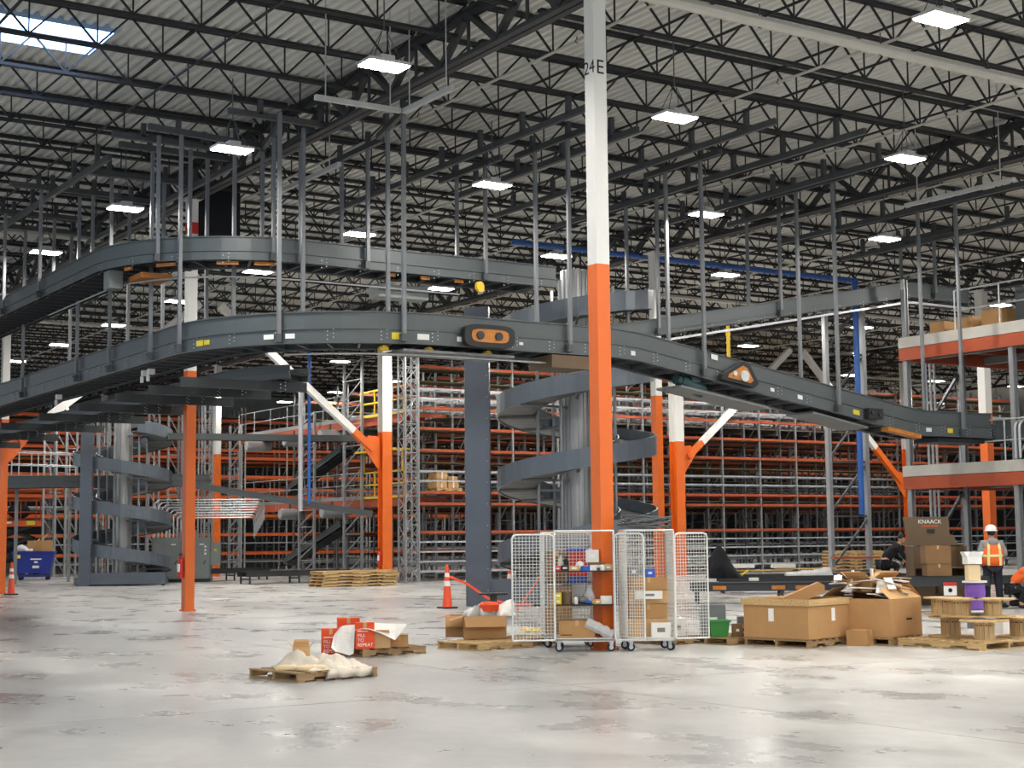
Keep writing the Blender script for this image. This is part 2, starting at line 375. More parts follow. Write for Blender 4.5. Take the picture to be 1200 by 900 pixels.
tube_col(1, 4, .28, 'far column behind the dark spiral at left'); tube_col(2, 3, .28, 'far column behind the central racks')
# chevron braces in the line Y = 2A
def brace(x0, z0, x1, z1, label):
    t = thing('diagonal_brace', label, 'brace', (x0, 2*A, 0)); y = 2*A
    p, q = Vector((x0, y, z0)), Vector((x1, y, z1)); f = max(0.02, (HB-z0)/(z1-z0)); mid = p.lerp(q, f)
    MB().bar(p, mid, .26, .26, (0, 1, 0)).build('orange_section', M['orange'], t, local=False); MB().bar(mid, q, .26, .26, (0, 1, 0)).build('white_section', M['white'], t, local=False)
    s = 1 if x1 > x0 else -1; xc = x0-s*.32
    MB().prism([(xc, y-.02, z0-.75), (xc+s*.12, y-.02, z0-.75), (x0+s*.45, y-.02, z0+.1), (x0+s*.2, y-.02, z0+.55), (xc, y-.02, z0+.5)], (0, .04, 0)).build('gusset_plate', M['orange'], t, local=False)
brace(.45, 5.3, 7.1, 10.6, 'white and orange brace rising from the column at the left edge')
brace(B-.55, 5.3, 7.9, 10.6, 'long white and orange brace rising leftward from the wide column behind the pallet stack')
brace(2*B+.6, 5.3, 2.5*B-.4, 10.6, 'white and orange brace rising rightward from the column behind the wire cages')
brace(3*B-.55, 4.3, 2.5*B+.4, 10.6, 'white brace descending rightward behind the blue pipe to the far orange column')
# fire extinguishers
def ext(px, py, label, loc):
    t = thing('fire_extinguisher', label, 'fire extinguisher', loc)
    MB().lathe((0, 0, 0), [(.06, 0), (.075, .02), (.075, .42), (.06, .48), (.025, .51), (.025, .55)], 14).build('cylinder', M['red'], t, smooth=False)
    MB().box((0, 0, .58), (.04, .12, .05)).build('valve_handle', M['black'], t); MB().pipe([(0, .04, .56), (.02, .12, .4), (.02, .1, .12)], .014, 6).build('hose', M['black'], t)
    MB().box((-.06, -.045, .25), (.05, .06, .2), R(40)).build('instruction_sticker', M['sticker'], t)
ext(0, 0, 'red fire extinguisher on the orange column under the left conveyor curve', (-.21, A-.02, .82))
ext(0, 0, 'small red fire extinguisher on the wide column behind the pallets', (B-.32, 2*A-.1, .75))
MB_band = MB().box((0, 0, 1.1), (.46, .46, .05))
# ------------------------------------------------------------------ high-bay lights
lt0 = None; NL = 0
lamp = bpy.data.lights.new('high_bay_lamp', 'AREA'); lamp.shape = 'RECTANGLE'; lamp.size = .62; lamp.size_y = .36; lamp.energy = LAMP_W; lamp.color = (1, .968, .92)
hs = MB().box((0, 0, .05), (.76, .46, .05)); hs.box((0, 0, .12), (.24, .3, .1))
for k in range(-3, 4): hs.box((k*.09, 0, .085), (.012, .38, .03))
hw = MB(); zt = ZB-9.3
for a in (-1, 1):
    for b_ in (-1, 1): hw.tube((a*.26, b_*.14, .07), (a*.04, 0, .6), .008, 5)
hw.tube((0, 0, .6), (0, 0, zt), .012, 5)
for i in range(-3, 12):
    for j in range(-4, 10):
        x, y = -2.75+6.0*i, 2.0+6.25*j
        z = proj((x, y, 9.3))[2]; vis = inview((x, y, 9.3), 60)
        d = math.hypot(x-CX, y-CY)
        if i < 0 and j > -2: continue
        if not vis and (z < -6 or d > 48): continue
        if z > 108: continue
        px = proj((x, y, 9.3))
        if lt0 is None:
            lt0 = thing('high_bay_light', 'lit rectangular high-bay light hanging below the roof joists', 'light', (x, y, 9.3), 0, 'high-bay lights')
            hs.build('housing', M['housing'], lt0); hw.build('hanging_wire', M['strut'], lt0); MB().box((0, 0, .015), (.72, .42, .02)).build('lens', M['lens'], lt0)
            lo = bpy.data.objects.new('lamp', lamp); COL.objects.link(lo); lo.parent = lt0; lo.location = (0, 0, -.01)
        else: dup(lt0, (x, y, 9.3))
        NL += 1
print('joists', NJ, len(cand), 'lights', NL)
w = bpy.data.worlds.new('world'); scene.world = w; w.use_nodes = True
w.node_tree.nodes['Background'].inputs[0].default_value = (.82, .9, 1, 1); w.node_tree.nodes['Background'].inputs[1].default_value = WORLD
vs = scene.view_settings; vs.view_transform = 'Standard'; vs.look = 'None'; vs.gamma = 1; vs.use_curve_mapping = False; vs.exposure = EXPO
scene.cycles.max_bounces = 6; scene.cycles.diffuse_bounces = 4; scene.cycles.use_denoising = True
# ------------------------------------------------------------------ overhead conveyors
def cpath(segs):
    """segs: list of ('l', (x,y,z)) points and ('a', (cx,cy), r, a0, a1, z) arcs -> [(point, side)] ; side points to the right of travel"""
    pts = []
    for s in segs:
        if s[0] == 'l': pts.append(Vector(s[1]))
        else:
            _, c, r, a0, a1, z = s; n = max(4, int(abs(a1-a0)/5))
            for k in range(n+1):
                a = R(a0+(a1-a0)*k/n); pts.append(Vector((c[0]+r*math.cos(a), c[1]+r*math.sin(a), z)))
    out = []
    for i, p in enumerate(pts):
        d = (pts[min(i+1, len(pts)-1)]-pts[max(i-1, 0)]); d.z = 0; d.normalize(); out.append((p, Vector((d.y, -d.x, 0))))
    return out
def resample(path, step):
    """points every step metres along a path: (point, side, tangent, s)"""
    out = []; acc = 0; nxt = step/2
    for (p, s), (q, t) in zip(path, path[1:]):
        L = (q-p).length
        while nxt <= acc+L and L > 0:
            f = (nxt-acc)/L; out.append((p.lerp(q, f), s.lerp(t, f).normalized(), (q-p).normalized(), nxt)); nxt += step
        acc += L
    return out
def conveyor(name, label, cat, path, w=1.0, zl=-.66, zg=0., guard=.34, rung=.6, belt=-.36, pan=None, loc=None):
    """path z is the top of the side guards"""
    t = thing(name, label, cat, loc or path[0][0].copy())
    h = w/2
    for sg in (1, -1):
        m = MB(); o = h*sg
        m.sweep(path, [(o, zg-guard), (o+.035*sg, zg-guard), (o+.035*sg, zg), (o, zg)])
        m.sweep(path, [(o-.02*sg, zg-.025), (o+.07*sg, zg-.025), (o+.07*sg, zg), (o-.02*sg, zg)])
        m.build('side_guard', M['conv'], t, local=False)
        m = MB(); m.sweep(path, [(o-.02*sg, zl), (o+.055*sg, zl), (o+.055*sg, zg-guard), (o-.02*sg, zg-guard)])
        m.sweep(path, [(o-.06*sg, zl), (o+.09*sg, zl), (o+.09*sg, zl+.025), (o-.06*sg, zl+.025)])
        m.sweep(path, [(o, zg-guard-.03), (o+.085*sg, zg-guard-.03), (o+.085*sg, zg-guard), (o, zg-guard)])
        m.build('side_frame', M['conv'], t, local=False)
    MB().sweep(path, [(-h+.02, belt-.03), (h-.02, belt-.03), (h-.02, belt), (-h+.02, belt)]).build('belt', M['belt'], t, local=False)
    MB().sweep(path, [(-h+.04, zl+.12), (h-.04, zl+.12), (h-.04, zl+.14), (-h+.04, zl+.14)]).build('return_pan', M['convd'], t, local=False)
    for p, s, d, k in resample(path, rung):
        if inview(p, 60): MB().bar(p+s*(-h)+Vector((0, 0, zl+.06)), p+s*h+Vector((0, 0, zl+.06)), .05, .09).build('cross_slat', M['strut'], t, local=False)
    bolts = MB(); lab = MB()
    for p, s, d, k in resample(path, .95):
        for dz in (-.42, -.5, -.58):
            c = p+s*(h+.062)+Vector((0, 0, dz)); bolts.tube(c, c+s*.012, .014, 6)
            c = p+s*(h+.062)+d*.12+Vector((0, 0, dz+.04)); bolts.tube(c, c+s*.012, .012, 6)
    tag(bolts.build('bolts', M['silver'], t, local=False), kind='stuff')
    return t
def stickers(t, path, ss, w=1.0, dz=-.52):
    """small labels on the outer side frame at distances ss along the path"""
    P = resample(path, .1)
    for k, (s0, wd, hh, mm) in enumerate(ss):
        p, s, d, _ = P[min(len(P)-1, int(s0/.1))]
        c = p+s*(w/2+.06)+Vector((0, 0, dz)); d2 = Vector((d.x, d.y, d.z))
        MB().prism([c-d2*wd/2+Vector((0, 0, -hh/2)), c+d2*wd/2+Vector((0, 0, -hh/2)), c+d2*wd/2+Vector((0, 0, hh/2)), c-d2*wd/2+Vector((0, 0, hh/2))], s*.006).build('warning_label' if mm == 'ysticker' else 'label_plate', M[mm], t, local=False)
c1 = cpath([('l', (-1.9, 46, 6.35)), ('l', (-1.9, 40, 6.35)), ('l', (-1.9, 30, 6.35)), ('l', (-1.9, 20, 6.35)), ('a', (1.9, 12.2), 3.8, 180, 270, 6.35), ('l', (4, 8.4, 6.35)), ('l', (6.2, 8.4, 6.35)), ('l', (6.9, 8.4, 6.3)), ('l', (15.4, 8.4, 4.95)), ('l', (16.1, 8.4, 4.88)), ('l', (18.6, 8.4, 4.88))])
C1 = conveyor('belt_conveyor', 'lower curved grey belt conveyor sweeping round and sloping down toward the right mezzanine', 'conveyor', c1)
P1 = resample(c1, .1)
def s_near(P, px):
    return min(P, key=lambda a: abs(proj(a[0]+a[1]*.55)[0]-px)+(0 if True else 0))
for px, wd, hh, mm in ((236, .22, .12, 'ysticker'), (243, .18, .1, 'ysticker'), (314, .24, .1, 'sticker'), (338, .2, .1, 'sticker'), (462, .2, .14, 'ysticker'), (495, .26, .12, 'sticker'), (538, .18, .1, 'sticker'), (610, .1, .06, 'sticker'), (740, .12, .1, 'sticker'), (837, .2, .12, 'sticker'), (905, .12, .08, 'sticker'), (935, .16, .1, 'sticker'), (1002, .22, .12, 'ysticker'), (1088, .2, .1, 'sticker'), (1112, .2, .12, 'ysticker')):
    p, s, d, k = s_near(P1, px); stickers(C1, c1, [(k, wd, hh, mm)], dz=-.5 if px != 837 else -.1)
# drive guards and motors slung on the outer side
def drive(px, kind, T, P, name='drive_guard'):
    p, s, d, k = s_near(P, px); o = p+s*.62; z = Vector((0, 0, 1))
    if kind == 'oval':
        m = MB(); pts = []
        for a in range(24):
            an = 2*PI*a/24; ca, sa = math.cos(an), math.sin(an)
            pts.append(o+d*(.62*math.copysign(abs(ca)**.45, ca))+z*(-.42+.24*math.copysign(abs(sa)**.5, sa)))
        m.prism(pts, s*.14); g = m.build(name, M['black'], T, local=False)
        m = MB(); m.prism([o+s*.145+d*(.46*math.copysign(abs(math.cos(2*PI*a/16))**.5, math.cos(2*PI*a/16)))+z*(-.42+.14*math.copysign(abs(math.sin(2*PI*a/16))**.5, math.sin(2*PI*a/16))) for a in range(16)], s*.01); w_ = m.build('mesh_window', M['amber'], T, local=False); w_.parent = g; w_.location = (0, 0, 0)
        for q in (-.26, .2): 
            b_ = MB().tube(o+s*.15+d*q-z*.42, o+s*.19+d*q-z*.42, .09, 12).build('pulley', M['convd'], T, local=False); b_.parent = g
    elif kind == 'tri':
        m = MB(); poly = [(-.55, -.62), (.42, -.62), (.55, -.5), (.3, -.12), (.12, -.06), (-.5, -.5)]
        m.prism([o+d*a*1.05+z*b_ for a, b_ in poly], s*.16); g = m.build(name, M['black'], T, local=False)
        m = MB(); m.prism([o+s*.165+d*(a*.72)+z*(-.4+(b_+.4)*.66) for a, b_ in poly], s*.01); w_ = m.build('mesh_window', M['amber'], T, local=False); w_.parent = g
        for q, r_ in ((.1, .13), (-.2, .06)):
            b_ = MB().tube(o+s*.17+d*q-z*.42, o+s*.22+d*q-z*.42, r_, 14).build('pulley', M['silver'], T, local=False); b_.parent = g
    else:
        m = MB(); m.box(o+s*.06-z*.45, (.5, .14, .26)); g = m.build(name, M['black'], T, local=False)
        for q in (-.13, .13):
            b_ = MB().tube(o+s*.13+d*q-z*.45, o+s*.16+d*q-z*.45, .05, 10).build('indicator', M['convd'], T, local=False); b_.parent = g
    return g
drive(570, 'oval', C1, P1); drive(858, 'tri', C1, P1); drive(1020, 'box', C1, P1)
def sub(px, f, name, m, T, P, smooth=False):
    p, s, d, k = s_near(P, px); mb = MB(); f(mb, p, s, d, Vector((0, 0, 1))); return mb.build(name, M[m], T, local=False, smooth=smooth)
sub(825, lambda m, p, s, d, z: (m.tube(p+s*.25-d*.5-z*.78, p+s*.25+d*.15-z*.9, .17, 14), m.tube(p+s*.25-d*.62-z*.76, p+s*.25-d*.5-z*.78, .13, 14), m.box(p+s*.3-d*.15-z*.68, (.25, .25, .16))), 'drive_motor', 'teal', C1, P1)
sub(845, lambda m, p, s, d, z: m.bar(p+s*.2-d*1.3-z*1.0, p+s*.2+d*1.4-z*.98, .9, .05), 'drive_pan', 'spiu', C1, P1)
sub(985, lambda m, p, s, d, z: m.bar(p-d*.9-z*.76, p+d*1.0-z*.78, .95, .05), 'under_pan', 'spiu', C1, P1)
sub(545, lambda m, p, s, d, z: m.bar(p-d*1.4-z*.78, p+d*1.3-z*.78, .9, .05), 'under_pan', 'spiu', C1, P1)
sub(668, lambda m, p, s, d, z: m.box(p+s*.1-z*.82, (1.0, .9, .28)), 'drip_tray', 'brown', C1, P1)
sub(1060, lambda m, p, s, d, z: m.bar(p+s*.55-d*.7-z*.72, p+s*.55+d*.5-z*.7, .25, .1), 'transfer_cover', 'amber', C1, P1)
sub(1130, lambda m, p, s, d, z: m.bar(p-d*.9-z*.74, p+d*.9-z*.74, .8, .1), 'end_drive_tray', 'convd', C1, P1)
for px in (505, 578, 452):
    sub(px, lambda m, p, s, d, z: (m.box(p+s*.3-z*.74, (.2, .1, .07)), m.box(p+s*.3-z*.7, (.1, .14, .05))), 'sensor_box', 'yellow', C1, P1)
for px in (160, 168, 60):
    sub(px, lambda m, p, s, d, z: (m.box(p+s*.35-z*.8, (.14, .14, .12)), m.box(p+s*.42-z*.95, (.06, .06, .14))), 'sensor_head', 'sticker', C1, P1)
# pneumatic line and conduit along the underside
def offs(P, a, b, o, z): return [p+s*o+Vector((0, 0, z)) for p, s, d, k in P if a <= k <= b][::8]
mm = MB(); k0 = s_near(P1, 330)[3]; k1 = s_near(P1, 700)[3]; mm.pipe(offs(P1, k0, k1, .3, -.84), .022, 6); mm.build('air_line', M['silver'], C1, local=False)
# the inner ledge: a shallower companion conveyor merging on the inside of the curve
c1b = cpath([('l', (-.55, 44, 5.5)), ('l', (-.55, 16, 5.5)), ('a', (2.4, 13.0), 2.95, 180, 218, 5.5)])
C1B = conveyor('roller_conveyor', 'narrow dark roller conveyor slung beneath the inside of the lower curve', 'conveyor', c1b, w=.8, zl=-.3, guard=.14, rung=.6, belt=-.12)
# support channels sticking out under the left leg
for k, Y in enumerate((11.3, 13.2, 15.4, 18.2, 21.6, 25.4, 29.6, 34.0)):
    m = MB().box((0, 0, 0), (2.9, .05, .2)); m.box((0, .05, .09), (2.9, .11, .02)); m.box((0, .05, -.09), (2.9, .11, .02))
    o = m.build('support_channel', M['convd'], loc=(-1.15, Y, 5.06)); tag(o, 'dark cross channel carrying the left leg of the lower conveyor', 'support beam', 'cross channels under the left conveyor leg')
c1c = cpath([('l', (18.75, 8.4, 4.7)), ('l', (26, 8.4, 4.7))])
conveyor('roller_conveyor', 'dark roller conveyor on the right mezzanine, taking over where the sloping conveyor ends', 'conveyor', c1c, w=.95, zl=-.5, guard=.16)
c2 = cpath([('l', (-2.95, 44, 8.25)), ('l', (-2.95, 20, 8.25)), ('a', (.1, 14.45), 3.05, 180, 270, 8.25), ('l', (3, 11.4, 8.25)), ('l', (6.7, 11.4, 8.25))])
C2 = conveyor('belt_conveyor', 'upper curved grey belt conveyor under the roof at left, ending at the central spiral', 'conveyor', c2, zl=-.52, guard=.3, rung=.55)
P2 = resample(c2, .1)
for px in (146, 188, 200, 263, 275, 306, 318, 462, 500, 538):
    sub(px, lambda m, p, s, d, z: m.bar(p+s*.45-d*.12-z*.57, p+s*.45+d*.12-z*.57, .04, .07), 'amber_piece', 'amber', C2, P2)  # orange light between the frames, painted as small amber pieces
sub(120, lambda m, p, s, d, z: m.box(p+s*.3-z*.72, (.3, .4, .4)), 'control_box', 'cabinet', C2, P2)
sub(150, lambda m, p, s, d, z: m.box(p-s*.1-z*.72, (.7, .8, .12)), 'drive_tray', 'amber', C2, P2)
sub(560, lambda m, p, s, d, z: (m.tube(p+s*.55-d*.02-z*.68, p+s*.62-z*.68, .13, 12)), 'hose_reel', 'yellow', C2, P2)
m = MB(); m.pipe(offs(P2, s_near(P2, 40)[3], s_near(P2, 560)[3], .15, -.82), .02, 6); m.build('air_line', M['silver'], C2, local=False)
sub(485, lambda m, p, s, d, z: m.box(p-s*.25-z*.85, (1.3, .5, .3)), 'drive_housing', 'cabinet', C2, P2)
c3 = cpath([('l', (8.6, 11.9, 7.0)), ('l', (19.2, 11.9, 8.95)), ('l', (19.6, 11.9, 9.0)), ('l', (22.0, 11.9, 9.0))])
C3 = conveyor('belt_conveyor', 'straight grey conveyor climbing right from the central spiral to the mezzanine top', 'conveyor', c3, zl=-.44, guard=.3, rung=.7, belt=-.2)
MB().sweep(c3, [(.5, -.62), (.56, -.62), (.56, -.56), (.5, -.56)]).build('cable_tray', M['silver'], C3, local=False)
MB().box((22.05, 11.9, 8.72), (.06, 1.06, .5)).build('end_plate', M['conv'], C3, local=False)
P3 = resample(c3, .1)
# ------------------------------------------------------------------ hangers (posts to the roof) and trapeze channels
def hanger(p, z0, z1, group, label, m='hang'):
    o = MB()
    o.box((0, 0, (z1-z0)/2), (.03, .075, z1-z0)); o.box((.03, -.034, (z1-z0)/2), (.06, .008, z1-z0)); o.box((.03, .034, (z1-z0)/2), (.06, .008, z1-z0))
    o = o.build('hanger_post', M[m], loc=(p.x, p.y, z0)); b = MB().box((0, 0, .06), (.12, .12, .16)); b.tube((-.08, 0, .1), (.08, 0, .1), .018, 6); b.build('bracket', M['strut'], o)
    return tag(o, label, 'hanger post', group)
def chan(p, q, group, label, drops=True):
    p, q = Vector(p), Vector(q); m = MB(); m.bar(p, q, .1, .13); o = m.build('support_channel', M['strut'])
    n = max(2, int((q-p).length/1.6))
    for k in range(n):
        c = p.lerp(q, (k+.5)/n); MB().box((c.x, c.y, (c.z+ZB)/2+.05), (.1, .1, ZB-c.z+.06)).build('drop_bracket', M['strut'], o)
    return tag(o, label, 'support channel', group)
def hang_pairs(P, pxs, w, zoff, grp, lab, axis):
    for px in pxs:
        p, s, d, k = s_near(P, px) if not isinstance(px, tuple) else P[int(px[0]/.1)]
        for sg in (1, -1):
            c = p+s*(w/2+.15)*sg; hanger(c, p.z+zoff, 10.5, grp, lab)
        a = p+s*(w/2+.9); b = p-s*(w/2+.9)
        if abs(s.x)+abs(s.y) > 0:
            if abs(s.x) > .85 or abs(s.y) > .85: chan((a.x, a.y, 10.5), (b.x, b.y, 10.5), 'trapeze channels under the roof', 'grey channel under the roof joists from which conveyor hanger posts drop')
            else: chan((p.x-1.4, p.y, 10.5), (p.x+1.4, p.y, 10.5), 'trapeze channels under the roof', 'grey channel under the roof joists from which conveyor hanger posts drop')
hang_pairs(P1, (30, 93, 132, 181, 214, 327, 469, 665, 821, 979, 1125), 1.0, -.6, 'hangers of the lower curved conveyor', 'grey hanger post carrying the lower curved conveyor from the roof', 0)
hang_pairs(P2, (8, 50, 188, 317, 347, 428, 567), 1.0, -.5, 'hangers of the upper curved conveyor', 'grey hanger post carrying the upper left conveyor from the roof', 0)
hang_pairs(P3, (768, 913, 1092), 1.0, -.4, 'hangers of the climbing conveyor', 'grey hanger post carrying the straight climbing conveyor from the roof', 0)
for x, y0_, y1_ in ((-3.3, 14, 28), (-.6, 13, 24), (3.6, 5, 17), (5.5, 6, 13.5), (7.6, 4.0, 15), (9.8, 3.6, 15.5), (12.2, 4.6, 13.6), (16.9, 4, 14), (20.5, 4, 15)):
    chan((x, y0_, 10.35), (x, y1_, 10.35), 'long channels along the roof', 'long dark channel running away beneath the roof joists')
# struts under the roof; the lamp light on them is put into a pale colour
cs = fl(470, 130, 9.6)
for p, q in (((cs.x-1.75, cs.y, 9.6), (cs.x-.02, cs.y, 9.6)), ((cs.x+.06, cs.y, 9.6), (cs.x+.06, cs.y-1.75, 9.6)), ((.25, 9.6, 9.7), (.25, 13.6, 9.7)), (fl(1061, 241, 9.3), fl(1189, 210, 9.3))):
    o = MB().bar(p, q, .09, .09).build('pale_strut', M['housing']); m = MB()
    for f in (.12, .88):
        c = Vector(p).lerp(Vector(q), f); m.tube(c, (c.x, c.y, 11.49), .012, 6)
    m.build('threaded_rod', M['silver'], o); tag(o, 'strut hanging under the roof, coloured pale for the high-bay light on it', 'strut', 'pale struts under the roof')
# ------------------------------------------------------------------ spiral conveyors
def spiral(name, label, c, Ro, Ri, z0, turns, pitch, hand, a_end, gh, base_h, ztop, arms=8):
    """hand +1: climbs counterclockwise seen from above; a_end: angle (deg) at the top end"""
    t = thing(name, label, 'spiral conveyor', c); n = int(turns*40); c0 = Vector((0, 0, 0))
    pr = []
    for k in range(n+1):
        f = k/40; a = R(a_end)-hand*2*PI*(turns-f); pr.append((a, z0+pitch*f))
    def band(m, r0, r1, zl, zh):
        sec = lambda a, z: [(r0, z+zl), (r1, z+zl), (r1, z+zh), (r0, z+zh)]
        vs = []; 
        for a, z in pr:
            for r_, zz in sec(a, z): vs.append((r_*math.cos(a), r_*math.sin(a), zz))
        fs = [(j*4+i, j*4+(i+1) % 4, (j+1)*4+(i+1) % 4, (j+1)*4+i) for j in range(len(pr)-1) for i in range(4)]+[(3, 2, 1, 0), tuple(len(vs)-4+i for i in range(4))]
        m.add(vs, fs)
    m = MB(); band(m, Ro-.02, Ro+.02, -.2, gh-.2); m.build('outer_guard', M['spi'], t)
    m = MB(); band(m, Ri-.02, Ri+.02, -.16, gh-.24); m.build('inner_guard', M['spi'], t)
    m = MB(); band(m, Ri, Ro-.01, -.04, .0); m.build('slat_belt', M['belt'], t)
    m = MB(); band(m, Ri+.03, Ro-.03, -.17, -.14); m.build('underside_pan', M['spiu'], t)
    m = MB(); m.lathe((0, 0, 0), [(.36, 0), (.36, ztop)], 24)
    for k in range(16):
        a = 2*PI*k/16; m.box((.36*math.cos(a), .36*math.sin(a), ztop/2), (.05, .05, ztop), a)
    m.build('centre_post', M['spost'], t)
    m = MB()
    for k in range(0, n, 40//arms):
        a, z = pr[k]; m.bar((.34*math.cos(a), .34*math.sin(a), z-.2), ((Ro-.05)*math.cos(a), (Ro-.05)*math.sin(a), z-.2), .07, .06)
    m.build('cantilever_arms', M['spiu'], t)
    for k in range(6):
        a = R(a_end+25+60*k); m = MB(); m.tube((( Ri-.08)*math.cos(a), (Ri-.08)*math.sin(a), 0), ((Ri-.08)*math.cos(a), (Ri-.08)*math.sin(a), ztop-.4), .045, 8); m.build('support_tube', M['galv'], t)
    m = MB(); m.lathe((0, 0, 0), [(Ro-.1, 0.04), (Ro-.1, base_h), (Ro-.2, base_h), (Ro-.2, .04)], 40); m.lathe((0, 0, 0), [(.6, 0), (.6, .1), (.36, .14)], 20); m.build('base_ring', M['spi'], t)
    return t
# central spiral
S2 = Vector((9.62, 14.2, 0))
def ang_right(): return math.degrees(math.atan2(CR.y, CR.x))
s2 = spiral('spiral_conveyor', 'tall dark grey spiral conveyor behind the column marked 24 E', S2, 2.12, 1.12, .5, 4.154, 1.95, 1, ang_right()+100, .5, .3, 8.9)
SA_ = math.atan2(CR.y, CR.x)-R(6)
def tower(name, label, c, w, d, h, foot, rz=0, fh=.46):
    t = thing(name, label, 'support tower', c, rz)
    m = MB(); m.box((0, 0, h/2), (w, d, h)); m.box((w/2+.02, 0, h/2), (.03, d+.06, h)); m.build('tower_shell', M['tower'], t)
    m = MB()
    for k in range(14): m.box((w/2-.03, -d/2-.002, .4+k*h/14), (.014, .006, .014)); m.box((-w/2-.004, 0, .3+k*h/14), (.01, .02, .02))
    tag(m.build('rivets', M['silver'], t), kind='stuff')
    MB().box((w/2+foot/2, 0, .06+fh/2), (foot, d*.9, fh)).build('foot_beam', M['tower'], t)
    m = MB()
    for dx in (-w/2+.08, w/2+foot-.1):
        for dy in (-d/2+.06, d/2-.06): m.tube((dx, dy, 0), (dx, dy, .06), .05, 8)
    m.build('levelling_feet', M['black'], t)
    return t
tower('drive_tower', 'tall dark grey sheet metal tower in front of the central spiral', (6.64, 14.45, 0), .6, .24, 7.72, 1.5, SA_, .62)
# left spiral
S1 = Vector((6.85, 42.6, 0)); S1.z = 0
spiral('spiral_conveyor', 'smaller dark grey spiral conveyor at left behind the orange column marked F', S1, 1.98, 1.05, .6, 3.3, 1.74, -1, ang_right()-60, .5, .3, 6.75)
tower('drive_tower', 'dark grey sheet metal tower beside the left spiral', (4.95, 41.4, 0), .44, .22, 6.7, 3.0, SA_+R(6))
# take-away conveyors behind the left spiral
cA = cpath([('l', (11.5, 45.2, 4.65)), ('l', (8.0, 45.4, 4.6)), ('a', (8.0, 51.4), 6.0, 270, 215, 4.55), ('l', (-4, 62, 4.5))])
conveyor('roller_conveyor', 'dark roller conveyor curving away at left, level with the middle of the left spiral', 'conveyor', cA, zl=-.5, guard=.22, rung=.5)
cB = cpath([('l', (8.6, 41.4, 4.3)), ('l', (14.0, 38.2, 3.2)), ('l', (15.6, 37.2, 2.9))])
conveyor('roller_conveyor', 'narrow dark conveyor sloping down right from the left spiral to the racks', 'conveyor', cB, w=.5, zl=-.26, guard=.12, rung=.5, belt=-.1)
cC = cpath([('l', (8.2, 41.2, 6.15)), ('l', (16, 39.4, 6.15))])
conveyor('roller_conveyor', 'thin level dark conveyor leaving the top of the left spiral for the racks', 'conveyor', cC, w=.5, zl=-.26, guard=.12, rung=.5, belt=-.1)
# ------------------------------------------------------------------ storage racks (pick module)
def frame_mb(h, d, post=.1, n=8):
    m = MB()
    for y in (0, d):
        m.box((0, y, h/2), (.07, post, h)); m.box((0, y, .01), (.14, .16, .02))
    s = h/n
    for k in range(n):
        m.bar((0, .04, k*s+.15), (0, d-.04, k*s+.15), .035, .035); m.bar((0, d-.04, k*s+.18), (0, .04, (k+1)*s+.1), .035, .035)
    return m
def rack(name, label, loc, bays, bw, d, h, beams, rails, boards, mo, front_only=False, group=None, mu='galv', bh=.13, last=True):
    t = thing(name, label, 'rack', loc, 0, group)
    fr = frame_mb(h, d).mesh('upright_frame', M[mu])
    for k in range(bays+(1 if last else 0)): inst(fr, 'upright_frame', (k*bw, 0, 0), parent=t)
    bm = MB().box((bw/2, 0, 0), (bw-.08, .06, bh)).box((bw/2, .02, bh/2-.01), (bw-.08, .04, .02)).mesh('beam', M[mo])
    rl = MB()
    for y in (0, d*.5, d): rl.box((bw/2, y, 0), (bw-.08, .04, .06))
    for x in (.12, .5, .88): rl.box((bw*x, d/2, -.01), (.04, d, .04))
    rl = rl.mesh('shelf_rails', M['silver']); bd = MB().box((bw/2, d/2, 0), (bw-.1, d, .04)).mesh('shelf_board', M['olive'])
    for k in range(bays):
        for z in beams:
            inst(bm, 'beam', (k*bw, -.06, z), parent=t)
            if not front_only: inst(bm, 'beam', (k*bw, d+.06, z), parent=t)
        for z in rails: inst(rl, 'shelf_rails', (k*bw, 0, z), parent=t)
        for z in boards: inst(bd, 'shelf_board', (k*bw, 0, z), parent=t)
    return t
BW = 2.33; X0 = 16.75
BE = (2.0, 3.16, 3.62, 5.35, 6.25, 7.08, 8.8)
where = ('at its near corner by the dark spiral tower', 'second from its near corner', 'behind the wire cages', 'behind the mezzanine posts at right')
for s in range(4):
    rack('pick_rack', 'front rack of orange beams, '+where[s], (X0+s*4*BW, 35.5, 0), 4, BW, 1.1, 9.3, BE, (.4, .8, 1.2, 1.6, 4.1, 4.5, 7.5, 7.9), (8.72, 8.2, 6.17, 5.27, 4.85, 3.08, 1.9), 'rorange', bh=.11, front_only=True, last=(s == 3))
r0 = None
for r, y in enumerate((39.0, 43.0, 47.5, 52.5)):
    for s in range(4):
        x = X0+BW*1.25+s*4*BW
        if r0 is None:
            r0 = rack('pick_rack', 'rear rack with orange beams standing in the dark behind the front racks', (x, y, 0), 4, BW, 1.1, 9.3, BE, (.6, 1.3, 4.2, 7.7), (8.72, 7.9, 7.0, 6.17, 5.27, 4.4, 3.08, 1.9, 1.0), 'rorange', True, 'rear racks of the pick module', last=False)  # boards at all beam levels added to block light from above
        else: dup(r0, (x, y, 0))
dk = 0
for y0_, y1_, nm in ((36.63, 38.9, 'first'), (40.13, 42.9, 'second'), (44.13, 47.4, 'third')):
    for z, lv in ((3.36, 'lower'), (6.86, 'upper')):
        m = MB().box((33, (y0_+y1_)/2, z), (28.0, y1_-y0_, .06))
        for k in range(13): m.box((20+k*2.2, (y0_+y1_)/2, z-.12), (.08, y1_-y0_, .18))
        tag(m.build('walkway_deck', M['deckp']), '%s walkway deck in the %s aisle between the racks' % (lv, nm), 'walkway')
